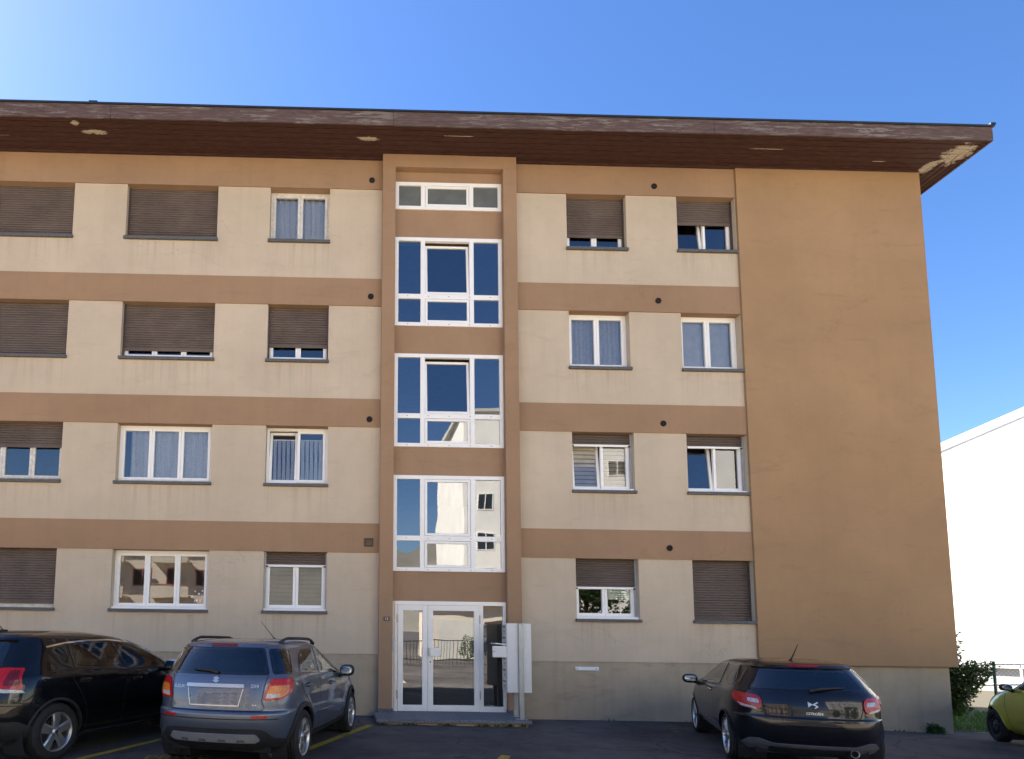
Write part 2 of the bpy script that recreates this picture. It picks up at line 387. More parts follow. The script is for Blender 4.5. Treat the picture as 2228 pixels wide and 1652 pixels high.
def inpoly(px, py, poly):
    px = np.asarray(px); py = np.asarray(py); r = np.zeros(px.shape, bool); n = len(poly)
    for i in range(n):
        x1, y1 = poly[i]; x2, y2 = poly[(i + 1) % n]
        c = ((y1 > py) != (y2 > py)) & (px < (x2 - x1) * (py - y1) / ((y2 - y1) if y2 != y1 else 1e-9) + x1); r ^= c
    return r
def rounded(poly, r=.03, n=4):
    out = []; N = len(poly)
    for i in range(N):
        p = Vector(poly[i]); a = Vector(poly[i - 1]) - p; b = Vector(poly[(i + 1) % N]) - p
        rr = min(r, a.length * .45, b.length * .45); a = p + a.normalized() * rr; b = p + b.normalized() * rr
        for k in range(n + 1):
            t = k / n; q = a * (1 - t) ** 2 + p * 2 * t * (1 - t) + b * t * t; out.append((q.x, q.y))
    return out
def inset(poly, d):
    N = len(poly); area = sum(poly[i][0] * poly[(i + 1) % N][1] - poly[(i + 1) % N][0] * poly[i][1] for i in range(N))
    sg = 1 if area > 0 else -1; out = []
    for i in range(N):
        a = Vector(poly[i]) - Vector(poly[i - 1]); b = Vector(poly[(i + 1) % N]) - Vector(poly[i])
        if a.length < 1e-6: a = b
        if b.length < 1e-6: b = a
        na = Vector((-a.y, a.x)).normalized() * sg; nb = Vector((-b.y, b.x)).normalized() * sg
        n = na + nb; n = n / max(.3, n.length_squared / 2) if n.length > 1e-6 else na
        out.append((poly[i][0] + n.x * d, poly[i][1] + n.y * d))
    return out

# ------------------------------------------------------------------ ground
GX = [(-60, -.05), (0, -.05), (3.7, -.09), (6.5, -.105), (9, -.17), (12, -.29), (16, -.43), (40, -.9), (200, -1.2)]
def gz(x, y=0): return float(np.interp(x, [a for a, b in GX], [b for a, b in GX]))
def sheet(name, m, x0, x1, y0, y1, dz, nx=1, ny=1, skip=None):
    b = MB(); xs = [x0] + [a for a, _ in GX if x0 < a < x1] + [x1]
    if nx > 1: xs = sorted(set(xs + list(np.linspace(x0, x1, nx))))
    ys = np.linspace(y0, y1, ny + 1)
    for i in range(len(xs) - 1):
        for j in range(ny):
            if skip and skip((xs[i] + xs[i + 1]) / 2, (ys[j] + ys[j + 1]) / 2): continue
            b.quad((xs[i], ys[j], gz(xs[i]) + dz), (xs[i + 1], ys[j], gz(xs[i + 1]) + dz), (xs[i + 1], ys[j + 1], gz(xs[i + 1]) + dz), (xs[i], ys[j + 1], gz(xs[i]) + dz))
    return b.build(name, m)
g = sheet('ground', 'asphalt', -400, 400, -400, 400, 0); tag(g, kind='structure')
for xa, xb in ((-60, 2.0), (7.5, 60)): tag(sheet('bounce_sheet', 'bounce_ground', xa, xb, -32, -8.0, .006), kind='structure')     # pale sheets added behind the camera to bounce sunlight; gap keeps door reflection dark
soil = sheet('flower_bed', 'soil', 12.25, 30, .55, 14, .006); tag(soil, kind='structure')

# ------------------------------------------------------------------ the apartment building
B = thing('apartment_building', 'four-storey cream and brown apartment building with glazed stairwell and wide wooden eaves', 'building')
ROWL = [(9.495, 10.640), (6.952, 8.112), (4.415, 5.590), (1.916, 3.072)]     # sill top, opening head; top storey first
ROWR = [(9.473, 10.650), (6.924, 8.110), (4.385, 5.576), (1.839, 3.026)]
TOPL = [11.31, 8.690, 6.164, 3.648]; TOPR = [11.31, 8.686, 6.154, 3.600]      # tops of the brown bands
DXL = [-.035, -.018, .01, .035]; DXR = [-.015, -.012, .003, .02]
CL = [(-7.46, -5.595), (-4.52, -2.655), (-1.585, -.355)]; CR = [(4.533, 5.775), (6.84, 8.065)]
XL, XP0, XP1, XB0, XB1 = -32.0, .69, 3.437, 8.065, 11.965
DEPTH = 10.5; ZS = 11.31; PLL, PLR = 1.108, 1.015
REV = .30
def wall_with_openings(name, m, x0, x1, z0, z1, ops, y=0, rev=REV):
    xs = sorted({x0, x1, *[v for o in ops for v in o[:2]]}); zs = sorted({z0, z1, *[v for o in ops for v in o[2:]]}); b = MB()
    for i in range(len(xs) - 1):
        for j in range(len(zs) - 1):
            cx, cz = (xs[i] + xs[i + 1]) / 2, (zs[j] + zs[j + 1]) / 2
            if any(o[0] < cx < o[1] and o[2] < cz < o[3] for o in ops): continue
            b.quad((xs[i], y, zs[j]), (xs[i + 1], y, zs[j]), (xs[i + 1], y, zs[j + 1]), (xs[i], y, zs[j + 1]))
    for a, c, d, e in ops:
        b.quad((a, y, d), (a, rev, d), (a, rev, e), (a, y, e)); b.quad((c, y, d), (c, y, e), (c, rev, e), (c, rev, d))
        b.quad((a, y, e), (a, rev, e), (c, rev, e), (c, y, e)); b.quad((a, y, d), (c, y, d), (c, rev, d), (a, rev, d))
    return b.build(name, m, B, fix=False)
opsL = [(c[0] + DXL[r], c[1] + DXL[r], ROWL[r][0], ROWL[r][1]) for r in range(4) for c in CL]
opsR = [(c[0] + DXR[r], min(c[1] + DXR[r], 8.064), ROWR[r][0], ROWR[r][1]) for r in range(4) for c in CR]
wall_with_openings('wall', 'cream', XL, XP0 + .02, PLL, ZS, opsL)
wall_with_openings('wall', 'cream', XP1 - .02, XB0 + .02, PLR, ZS, opsR)
for (x0, x1, pz) in ((XL, XP0 + .03, PLL), (XP1 - .03, XB0, PLR)):
    MB().box(x0, x1, .018, .30, -1.2, pz + .012).build('plinth', 'plinth', B)
MB().box(XB0, XB1 - .11, .03, DEPTH - .1, -1.2, 1.006).build('plinth', 'plinth', B)
MB().box(XB0, XB1, -.06, DEPTH, 1.0, ZS).build('end_wall', 'tan', B, bevel=.006)
MB().box(XL, XB0 - .002, DEPTH - .3, DEPTH - .002, -1, ZS).build('back_wall', 'cream', B)
MB().box(XL - .3, XL, .0, DEPTH - .003, -1, ZS).build('end_wall', 'cream', B)
for tops, rows, x0, x1, ops in ((TOPL, ROWL, XL, XP0 + .01, opsL), (TOPR, ROWR, XP1 - .01, XB0 - .001, opsR)):
    for r in range(4):
        b = MB().box(x0, x1, -.022, .004, rows[r][1], tops[r])
        for o in ops:
            if abs(o[3] - rows[r][1]) < 1e-6: b.box(o[0] - .001, o[1] + .001, -.0215, REV - .02, o[3] - .004, o[3] + .004)
        b.build('band', 'brown', B)
# stairwell bay
PF = -.175; SI0, SI1 = .955, 3.160; SY = -.02
b = MB(); HEAD = 11.04
b.box(XP0, SI0, PF, .03, .02, HEAD); b.box(SI1, XP1, PF, .03, .02, HEAD); b.box(XP0, XP1, PF, .03, HEAD, ZS + .02)
b.build('stairwell_frame', 'brown', B, bevel=.008)
for a, c in ((XP0 - .012, SI0 + .012), (SI1 - .012, XP1 + .012)):
    MB().box(a, c, PF - .014, .028, -.12, .105).build('base_stone', 'granite', B, bevel=.004)
SW = [(10.21, 10.81), (7.705, 9.60), (5.20, 7.12), (2.72, 4.624)]; DOOR = (.043, 2.139)
zs = [HEAD + .004] + [v for a in SW for v in (a[1], a[0])] + [DOOR[1]]
for i in range(0, len(zs), 2): MB().box(SI0 - .01, SI1 + .01, SY, .25, zs[i + 1], zs[i]).build('spandrel', 'brown', B)

def pane_obj(parent, x0, x1, z0, z1, y, m='glass', tilt=0, zb=None):
    n = 2; zb = z0 if zb is None else zb; T = lambda z: (z - zb) * math.tan(R(tilt))
    b = MB(); b.quad((x0, y + T(z0), z0), (x1, y + T(z0), z0), (x1, y + T(z1), z1), (x0, y + T(z1), z1))
    b.quad((x0, y + .004 + T(z0), z0), (x0, y + .004 + T(z1), z1), (x1, y + .004 + T(z1), z1), (x1, y + .004 + T(z0), z0))
    b.f = b.f[:1]; return b.build('pane', m, parent, fix=False)
def frame_boxes(b, x0, x1, z0, z1, y0, y1, t, tb=None, tilt=0):
    tb = t if tb is None else tb; k0 = len(b.v)
    b.box(x0, x0 + t, y0, y1, z0, z1); b.box(x1 - t, x1, y0, y1, z0, z1)
    b.box(x0 + t, x1 - t, y0, y1, z0, z0 + tb); b.box(x0 + t, x1 - t, y0, y1, z1 - t, z1)
    if tilt: b.v[k0:] = [(x, y + (z - z0) * math.tan(R(tilt)), z) for x, y, z in b.v[k0:]]
    return b
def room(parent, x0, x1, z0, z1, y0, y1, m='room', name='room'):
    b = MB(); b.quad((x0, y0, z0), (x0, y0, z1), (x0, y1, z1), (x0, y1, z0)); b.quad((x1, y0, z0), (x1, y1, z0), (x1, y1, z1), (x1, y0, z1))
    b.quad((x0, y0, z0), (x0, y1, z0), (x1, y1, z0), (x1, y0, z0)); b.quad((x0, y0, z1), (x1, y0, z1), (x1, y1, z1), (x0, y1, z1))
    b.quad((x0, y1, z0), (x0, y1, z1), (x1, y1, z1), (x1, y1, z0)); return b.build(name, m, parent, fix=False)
def curtain(parent, x0, x1, z0, z1, y, m, folds=9, amp=.022, seed=0, scallop=0):
    n = int((x1 - x0) * 90) + 2; nz = 8; b = MB(); rr = random.Random(seed); ph = rr.random() * 6
    vs = []
    for i in range(n):
        t = i / (n - 1); x = x0 + (x1 - x0) * t
        wv = math.sin(2 * math.pi * folds * t + ph + 1.1 * math.sin(5 * t + ph)) + .4 * math.sin(2 * math.pi * folds * 2.3 * t + ph * 2)
        for j in range(nz + 1):
            s = j / nz; bot = z0 + (scallop * abs(math.sin(math.pi * folds * t)) if scallop else 0)
            vs.append((x + .01 * math.sin(s * 3 + t * 9), y + amp * wv * (1 - .35 * s), bot + (z1 - bot) * s))
    fs = [(i * (nz + 1) + j, (i + 1) * (nz + 1) + j, (i + 1) * (nz + 1) + j + 1, i * (nz + 1) + j + 1) for i in range(n - 1) for j in range(nz)]
    b.add(vs, fs); return b.build('curtain', m, parent, smooth=True, fix=False)
def shutter(parent, x0, x1, z0, z1, m, pitch=.042, y=.125, seed=0):
    """roller shutter curtain of bowed slats"""
    b = MB(); n = int((z1 - z0) / pitch) + 1; rr = random.Random(seed)
    for i in range(n):
        za = z0 + i * pitch; zb = min(za + pitch, z1)
        if zb - za < .004: continue
        d = rr.uniform(-.0015, .0015); h = zb - za; e0 = rr.uniform(0, .004); e1 = rr.uniform(0, .004)
        prof = [(.022, 0), (.004, .12), (0, .30), (.001, .55), (.006, .78), (.022, .9), (.022, 1)]
        vs = [(x, y + d + p_, za + q * h) for x in (x0 + e0, x1 - e1) for p_, q in prof]; k = len(prof)
        b.add(vs, [(j, k + j, k + j + 1, j + 1) for j in range(k - 1)])
    o = b.build('shutter', m, parent, fix=False); tag(o, kind='stuff'); return o
def window(x0, x1, z0, z1, ns, drop=None, bar=False, tilt=(), inside=None, frame='pvc', smat='shutter_old', seed=0, guide='rail_brown', gap=0, pitch=.05, sashdark=False):
    yf = .165; win = MB(); fo = .05; G = 'glass'
    frame_boxes(win, x0 + .002, x1 - .002, z0 + .002, z1 - .003, yf, yf + .075, fo, .055)
    wo = win.build('window', frame, B, bevel=.003)
    sx0, sx1 = x0 + fo + .001, x1 - fo - .001; wd = (sx1 - sx0) / ns; st = .052; zb, zt = z0 + .058, z1 - .055
    closed = drop is not None and drop >= .995
    if not closed:
        for i in range(ns):
            a, c = sx0 + i * wd + .002, sx0 + (i + 1) * wd - .002; tl = 5.5 if i in tilt else 0
            so_ = frame_boxes(MB(), a, c, zb, zt, yf - .012 + (.03 if tl else 0), yf + .05 + (.03 if tl else 0), st, .062, tl).build('sash', frame, wo, bevel=.003)
            pane_obj(wo, a + st - .003, c - st + .003, zb + .058, zt - st + .003, yf + .022 + (.03 if tl else 0), G, tl, zb)
            if i == ns - 1 and ns == 2: MB().box(a + .018, a + .034, yf - .045, yf - .012, (zb + zt) / 2 - .05, (zb + zt) / 2 + .05) 
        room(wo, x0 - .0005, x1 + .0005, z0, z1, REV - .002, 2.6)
    # sill
    MB().box(x0 - .025, x1 + .02, -.055, yf, z0 - .055, z0 + .003).build('sill', 'granite', wo, bevel=.004)
    if drop is not None:
        zt2 = z1 - .004; zl = z0 + .012 + (z1 - z0) * (1 - drop) if not closed else z0 + .022
        for a, c in ((x0 + .001, x0 + .032), (x1 - .032, x1 - .001)): MB().box(a, c, .108, .163, z0 + .004, z1 - .005).build('guide_rail', guide, wo)
        shutter(wo, x0 + .024, x1 - .024, zl + .028, zt2, smat, pitch, .125, seed)
        MB().box(x0 + .026, x1 - .026, .118, .142, zl - .014, zl + .030).build('shutter_bar', 'pvc' if bar else smat, wo, bevel=.003)
        if bar:
            for q in (x0 + .05, x1 - .05): MB().box(q - .02, q + .02, .098, .117, zl - .016, zl + .012).build('shutter_stop', 'darkmetal', wo)
    ci0, ci1, czb, czt = x0 + .06, x1 - .06, z0 + .03, z1 - .05
    if inside == 'curtain': curtain(wo, ci0, ci1, czb + .0, czt - .03, .265, 'curtain', int((ci1 - ci0) * 8), .024, seed)
    if inside == 'sheer': curtain(wo, ci0 + .12, ci1, czb, czt, .275, 'sheer', int((ci1 - ci0) * 6), .03, seed)
    if inside == 'net': curtain(wo, ci0, ci1, czb, czt, .265, 'lace', int((ci1 - ci0) * 9), .02, seed)
    if inside == 'cafe':
        for i in range(ns):
            a, c = sx0 + i * wd + .06, sx0 + (i + 1) * wd - .06
            nn = 5
            for q in range(nn):
                u0 = a + (c - a) * q / nn + .004; u1 = a + (c - a) * (q + 1) / nn - .004
                curtain(wo, u0, u1, czb + .03, czt - .16, .245 + .004 * (q % 2) + (.06 if i in tilt else 0), 'lace', 1, .006, seed + q, .03)
            MB().tube([(a, .25, czt - .17), (c, .25, czt - .17)], .006, 6).build('curtain_rod', 'pvc', wo)
    if inside == 'screen': 
        for i in range(ns):
            a, c = sx0 + i * wd + .03, sx0 + (i + 1) * wd - .03; MB().box(a, c, .25, .254, czb, czt).build('screen', 'screen', wo)
    if inside in ('blind', 'dblind'):
        n = int((czt - czb) / .085)
        for i in range(ns):
            a, c = sx0 + i * wd + .035, sx0 + (i + 1) * wd - .035
            b = MB()
            for q in range(n):
                zq = czb + q * .085; b.add([(a, .26, zq), (c, .26, zq), (c, .275 + .004 * math.sin(q), zq + .078), (a, .275, zq + .078)], [(0, 1, 2, 3)])
            tag(b.build('blind', 'blind' if inside == 'blind' else 'blind_dark', wo, fix=False), kind='stuff')
    return wo
def WL(r, c, ns, **k): o = opsL[r * 3 + c]; return window(*o, ns, seed=r * 10 + c, **k)
def WR(r, c, ns, **k): o = opsR[r * 2 + c]; return window(*o, ns, seed=50 + r * 10 + c, **k)
WL(0, 0, 3, drop=1); WL(0, 1, 3, drop=1); WL(0, 2, 2, inside='curtain', frame='oldframe')
WL(1, 0, 3, drop=1, pitch=.05, smat='shutter'); WL(1, 1, 3, drop=.84, inside=None); WL(1, 2, 2, drop=.73)
WL(2, 0, 3, drop=.42, frame='oldframe'); WL(2, 1, 3, inside='sheer', guide='rail'); WL(2, 2, 2, inside='cafe', tilt=(0,))
WL(3, 0, 3, drop=.93, frame='oldframe'); w42 = WL(3, 1, 3); WL(3, 2, 2, drop=.25, bar=True, inside='dblind', guide='rail', smat='shutter')
WR(0, 0, 2, drop=.74); WR(0, 1, 2, drop=.46, tilt=(0,), inside=None)
WR(1, 0, 2, inside='net', tilt=()); WR(1, 1, 2, inside='screen')
WR(2, 0, 2, drop=.22, bar=True, inside='blind', tilt=(0,), guide='rail', smat='shutter'); WR(2, 1, 2, drop=.22, bar=True, tilt=(0,), guide='rail', smat='shutter')
WR(3, 0, 2, drop=.50, bar=True, guide='rail', pitch=.046, smat='shutter'); w55 = WR(3, 1, 2, drop=1, bar=False, smat='shutter')
# white sill flashings under the renewed windows
for o in (opsL[11], opsL[10], opsR[6], opsR[4], opsR[5]): MB().box(o[0] + .01, o[1] - .01, .03, .16, o[2] + .004, o[2] + .045).build('sill_flashing', 'pvc', B)
for i in range(9):       # flower stickers on the right pane of the bottom middle window
    o = opsL[10]; cx = o[1] - .12 - rng.random() * .38; cz = o[2] + .15 + rng.random() * .26; rr = .016 + rng.random() * .012
    MB().prism([(cx + rr * (.72 + .28 * math.cos(5 * t)) * math.cos(t), cz + rr * (.72 + .28 * math.cos(5 * t)) * math.sin(t)) for t in np.linspace(0, 2 * math.pi, 25)[:-1]], .1825, .184, lambda a, b_, h: (a, h, b_)).build('flower_sticker', 'white', w42)

def stair_window(z0, z1, zt=None, tilt=False, G='stairglass'):
    x0, x1 = SI0 + .004, SI1 - .004; y0, y1 = SY - .02, SY + .06; b = MB(); t = .075; m1, m2, mw = 1.532, 2.53, .088
    frame_boxes(b, x0, x1, z0 + .001, z1 - .001, y0, y1, t)
    for mx in (m1, m2): b.box(mx - mw / 2, mx + mw / 2, y0 + .001, y1, z0 + t, z1 - t)
    cells = [(z0 + t, z1 - t)]
    if zt:
        for a, c in ((x0 + t, m1 - mw / 2), (m1 + mw / 2, m2 - mw / 2), (m2 + mw / 2, x1 - t)): b.box(a, c, y0 + .002, y1, zt - .05, zt + .05)
        cells = [(z0 + t, zt - .05), (zt + .05, z1 - t)]
    wo = b.build('stair_window', 'pvc', B, bevel=.004)
    for k_, (za, zb) in enumerate(cells):
        for j, (a, c) in enumerate(((x0 + t, m1 - mw / 2), (m1 + mw / 2, m2 - mw / 2), (m2 + mw / 2, x1 - t))):
            if j == 1:
                tl = 5 if tilt and k_ == len(cells) - 1 else 0; dz = 0
                frame_boxes(MB(), a + .006, c - .006, za + .005, zb - .005 - (.04 if tl else 0), y0 + .008, y0 + .06, .048, None, tl).build('sash', 'pvc', wo, bevel=.003)
                pane_obj(wo, a + .05, c - .05, za + .05, zb - .05 - (.04 if tl else 0), y0 + .03, G, tl, za)
            else: pane_obj(wo, a - .004, c + .004, za - .004, zb + .004, y0 + .03 + .002 * k_, G)
        for q in range(5 if zt else 0):
            xx = x0 + .25 + q * .42; MB().box(xx, xx + .03, y0 - .004, y0 + .0005, (zt if k_ else z0 + .035) - .003, (zt if k_ else z0 + .035) + .004).build('drain_slot', 'darkmetal', wo)
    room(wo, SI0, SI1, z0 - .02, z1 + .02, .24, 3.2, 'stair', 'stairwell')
for (a, c), zt, tl in zip(SW, (None, 8.333, 5.833, 3.37), (False, True, True, False)): stair_window(a, c, zt, tl, 'stairglass' if zt else 'frosted')
# entrance door
DZ0, DZ1 = DOOR; y0 = SY - .035
b = MB(); dx0, dx1 = SI0 + .045, SI1 - .004
b.box(SI0 - .002, dx0, y0 + .03, y0 + .1, DZ0, DZ1)
b.box(dx0, dx0 + .06, y0, y0 + .09, DZ0, DZ1 - .075); b.box(2.640, 2.715, y0, y0 + .09, DZ0, DZ1 - .075); b.box(dx1 - .055, dx1, y0, y0 + .09, DZ0, DZ1 - .075)
b.box(dx0, dx1, y0, y0 + .09, DZ1 - .075, DZ1); b.box(2.715, dx1 - .055, y0 + .002, y0 + .09, DZ0, DZ0 + .10)
D = b.build('entrance_door', 'alu', B, bevel=.004)
frame_boxes(MB(), dx0 + .063, 1.638, DZ0 + .006, DZ1 - .079, y0 - .012, y0 + .05, .102, .115).build('door_leaf', 'alu', D, bevel=.005)
frame_boxes(MB(), 1.642, 2.637, DZ0 + .006, DZ1 - .079, y0 - .012, y0 + .05, .102, .115).build('door_leaf', 'alu', D, bevel=.005)
for a, c in ((dx0 + .16, 1.54), (1.74, 2.54)): pane_obj(D, a, c, DZ0 + .115, DZ1 - .177, y0 + .015, 'doorglass')
pane_obj(D, 2.71, dx1 - .05, DZ0 + .095, DZ1 - .07, y0 + .04, 'doorglass')
MB().box(1.665, 1.872, y0 - .075, y0 - .06, 1.085, 1.255).build('handle_plate', 'alu', D, bevel=.004)
MB().box(1.655, 1.685, y0 - .08, y0 - .012, 1.10, 1.24).build('handle_post', 'steel', D, bevel=.004)
MB().lathe([(0, -.004), (.013, -.004), (.013, .002), (0, .002)], 16, (1.69, y0 - .014, .98), 'y').build('lock', 'darkmetal', D)
for hx in (dx0 + .058, 2.645):
    for hz in (.36, 1.80): MB().tube([(hx, y0 - .02, hz - .08), (hx, y0 - .02, hz + .08)], .011, 10).build('hinge', 'steel', D, smooth=False)
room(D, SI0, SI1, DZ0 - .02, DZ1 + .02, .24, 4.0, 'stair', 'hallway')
MB().box(SI0, SI1, .05, 3.9, DZ0 - .03, DZ0 - .004).build('hall_floor', 'stairfloor', D)
# doorstep
b = MB(); sx0, sx1 = .607, 3.318
n = 4; cuts = [sx0, 1.30, 2.12, 2.86, sx1]
st = MB().box(sx0 + .06, sx1 - .05, -1.06, .03, -.5, -.018).build('doorstep', 'plinth', B)
for i in range(n): MB().box(cuts[i] + .002, cuts[i + 1] - .002, -1.15, .045, -.017, .040).build('stone_slab', 'slab', st, bevel=.006)
# small fixtures on the facade
def vent(x, z):
    v = MB().lathe([(.060, .0), (.060, -.012), (.048, -.014), (.046, -.003), (0, -.0025)], 28, (x, -.022, z), 'y').build('vent_pipe', 'hole', B); return v  # near-black disc stands in for the shade inside the open pipe
for z in (10.835, 8.31, 5.745): vent(.475, z)
for x, z in ((6.36, 10.852), (6.362, 8.349), (6.375, 5.768), (6.41, 3.249)): vent(x, z)
vg = frame_boxes(MB(), .40, .57, 3.19, 3.355, -.045, -.021, .022).build('vent_grille', 'darkmetal', B)
for i in range(6): MB().box(.422, .548, -.04, -.028, 3.216 + i * .021, 3.224 + i * .021).build('louvre', 'darkmetal', vg)
NP = MB().box(.775, .898, PF - .012, PF + .002, 1.745, 1.830).build('number_plate', 'plate', B, bevel=.002)
text('house_number', '12', .062, 'white', NP, lambda x, y, z: (.8365 + x, PF - .0125 - z, 1.7875 + y), .001)
MB().box(SI0 - .006, SI0 + .03, PF - .012, PF + .03, 1.17, 1.44).build('intercom', 'rail', B, bevel=.003)
pq = MB().box(4.50, 4.95, -.02, .02, .848, .915).build('wall_bracket', 'white', B, bevel=.003)
for x in (4.545, 4.905): MB().lathe([(0, -.008), (.013, -.006), (.016, 0)], 12, (x, -.02, .882), 'y').build('bolt', 'steel', pq)
# eaves and roof
EO, RX = -.96, 12.62
RF = MB().box(XL - .5, RX - .02, EO + .02, DEPTH + .4, ZS + .06, ZS + .24).build('roof', 'roofing', B)
nb = 7; bw = (EO * -1 - .02) / nb
for i in range(nb):
    ya, yb = EO + .02 + i * bw, EO + .02 + (i + 1) * bw - .022
    xa = RX - .02 - (ya - EO - .02) * (RX - XB1) / .96; xb = RX - .02 - (yb - EO - .02) * (RX - XB1) / .96
    cuts = [XL - .5] + sorted([-17 + i, -11.5 + (i * 1.7) % 2.8, -6.2 + (i * 2.37) % 3.0, -.7 + (i * 1.91) % 3.2, 5.4 + (i * 2.63) % 2.9])
    for j in range(len(cuts)):
        c0 = cuts[j] + .002; last = j == len(cuts) - 1; dz = rng.uniform(-.006, .004)
        poly = [(c0, ya), ((xa if last else cuts[j + 1] - .002), ya), ((xb if last else cuts[j + 1] - .002), yb), (c0, yb)]
        MB().prism(poly, ZS + dz, ZS + .05).build('soffit_board', 'soffit', RF)
MB().box(XL - .5, XB1, -.075, -.023, ZS - .035, ZS - .004).build('moulding', 'soffit', RF)
nr = 5; rw = (RX - XB1 - .02) / nr
for i in range(nr):
    xa, xb = RX - .02 - i * rw, RX - .02 - (i + 1) * rw + .02
    ya, yb = EO + .02 + i * rw * .96 / (RX - XB1), EO + .02 + (i + 1) * rw * .96 / (RX - XB1)
    MB().prism([(xa, ya + .006), (xa, DEPTH + .4), (xb, DEPTH + .4), (xb, yb)], ZS + rng.uniform(-.003, .003), ZS + .05).build('soffit_board', 'soffit', RF)
fc = [XL - .5, -20.1, -11.2, -4.6, .84, 7.1, RX]
for i in range(6):
    MB().box(fc[i] + .003, fc[i + 1] - .003, EO - .012, EO + .019, ZS - .028 + rng.uniform(-.006, .006), ZS + .25).build('fascia_board', 'fascia', RF, bevel=.003)
MB().box(RX - .019, RX + .012, EO + .02, DEPTH + .4, ZS - .028, ZS + .25).build('fascia_board', 'fascia', RF, bevel=.003)
MB().box(XL - .5, RX + .03, EO - .035, EO + .25, ZS + .251, ZS + .285).box(RX - .25, RX + .04, EO + .25, DEPTH + .42, ZS + .252, ZS + .286).build('roof_edge', 'roofmetal', RF)
MB().box(RX - .06, RX + .045, EO - .045, EO + .06, ZS + .286, ZS + .325).build('edge_cap', 'roofmetal', RF)
MB().box(-5.02, -4.86, EO - .03, EO + .1, ZS + .286, ZS + .315).build('edge_clip', 'roofmetal', RF)

# ------------------------------------------------------------------ mailbox stand
MBX = thing('mailbox_stand', 'white metal mailbox cabinet on grey posts beside the entrance door', 'mailbox', (3.18, -.80, .04))
b = MB().box(-.24, .193, -.165, .168, .46, 1.684).build('cabinet', 'mailbox', MBX, bevel=.006)
for q, yy in enumerate((-.168, .171)):
    MB().box(-.045, .042, yy - (.05 if q == 0 else 0), yy + (0 if q == 0 else .05), 0, 1.684).build('post', 'post', MBX, bevel=.006)
    MB().box(-.10, .10, yy - .07, yy + .07, 0, .008).build('foot_plate', 'post', MBX)
zz = 1.66; i = 0
for h in (.20, .20, .17, .2, .2, .2):
    if i != 2:
        d = MB().box(-.252, -.241, -.155, .158, zz - h + .008, zz).build('mailbox_door', 'mailside', MBX, bevel=.003)
        MB().box(-.257, -.253, -.08, .09, zz - .05, zz - .025).build('letter_slot', 'darkmetal', d)
        MB().lathe([(0, -.012), (.009, -.012), (.009, 0)], 10, (-.252, -.02, zz - h * .6), 'x').build('lock', 'darkmetal', d)
    zz -= h; i += 1
dr = MB().box(-.50, -.245, -.155, -.143, 1.079, 1.278).build('mailbox_door', 'mailbox', MBX, bevel=.003)
MB().lathe([(0, -.008), (.01, -.008), (.01, 0)], 10, (-.475, -.156, 1.18), 'y').build('lock', 'darkmetal', dr)
for sgn, z_, nm in ((1, 1.29, 'envelope'),):
    e = MB().box(-.47, -.10, -.12, .13, 0, .016)
    e.v = [(x, y, z + .012 * math.sin(x * 8)) for x, y, z in e.v]
    eo = e.build('envelope', 'white'); eo.location = (3.18, -.80, 1.325); eo.rotation_euler = (0, R(3), R(6)); tag(eo, 'white envelopes sticking out of the open mailbox compartment', 'envelope')

# ------------------------------------------------------------------ sale notice in the window
o = opsR[6]; wx0 = (o[0] + o[1]) / 2 + .085; wz = o[2] + .415
SG = thing('sale_notice', 'pale paper notice reading A VENDRE taped inside the ground floor window', 'notice', (wx0, .198, wz))
MB().box(0, .425, .0, .003, -.02, .20).build('paper', 'signpaper', SG)
for s_, z_, sz, bo in (('A VENDRE', .163, .056, .0006), ('Appartement 4.5 pièces', .108, .034, 0), ('Rez Supérieur', .070, .034, 0), ('079 606 55 46', .020, .036, .0005)):
    text('lettering', s_, sz, 'ink', SG, lambda x, y, z, zz=z_: (.2125 + x, -.0015 - z, zz + y), .0008, bold=bo)
lf = MB().tube([(0, 0, 0), (.03, -.01, .05), (.05, -.015, .075)], [.008, .006, .003], 6).build('plastic_clip', 'green_metal'); lf.location = (opsR[7][1] - .13, .09, opsR[7][2] + .003)
tag(lf, 'small green clip on the sill of the closed ground floor shutter', 'clip')

# ------------------------------------------------------------------ road markings
def stripe(name, p, q, wd, m, label):
    p, q = Vector(p), Vector(q); d = (q - p).normalized(); n = Vector((-d.y, d.x)) * wd / 2; b = MB(); k = 14
    for i in range(k):
        a, c = p + (q - p) * i / k, p + (q - p) * (i + 1) / k
        b.quad(*[(v.x, v.y, gz(v.x) + .004) for v in (a - n, c - n, c + n, a + n)])
    o = b.build(name, m, fix=False); tag(o, label, 'road marking', kind='structure'); return o
d67 = Vector((math.cos(R(67.4)), math.sin(R(67.4))))
pA, pB = Vector((-2.618, -2.846)), Vector((.507, -1.193))
stripe('parking_line', pA - d67 * 4.2, pA + d67 * 1.75, .115, 'yellow', 'yellow parking line between the black crossover and the grey car')
stripe('parking_line', pB - d67 * 6.0, pB, .12, 'yellow', 'yellow parking line between the grey car and the doorstep')
pC = pA - (pB - pA)
stripe('parking_line', pC - d67 * 4.2, pC + d67 * 1.4, .115, 'yellow', 'yellow parking line on the far side of the black crossover')
stripe('parking_line', (2.80, -2.38), (3.37, -1.29), .07, 'yellow_faded', 'faint old yellow line just before the doorstep and mailbox')
stripe('parking_line', (1.70, -4.8), (2.22, -3.67), .13, 'yellow', 'short broad yellow mark on the open asphalt facing the entrance')
stripe('parking_line', (5.71, -1.43), (6.10, -.42), .13, 'yellow_faded', 'worn yellow stub on the asphalt beside the dark hatchback')
stripe('parking_line', (11.2, -3.0), (12.2, -.35), .10, 'yellow_faded', 'faded yellow parking line below the lime car')
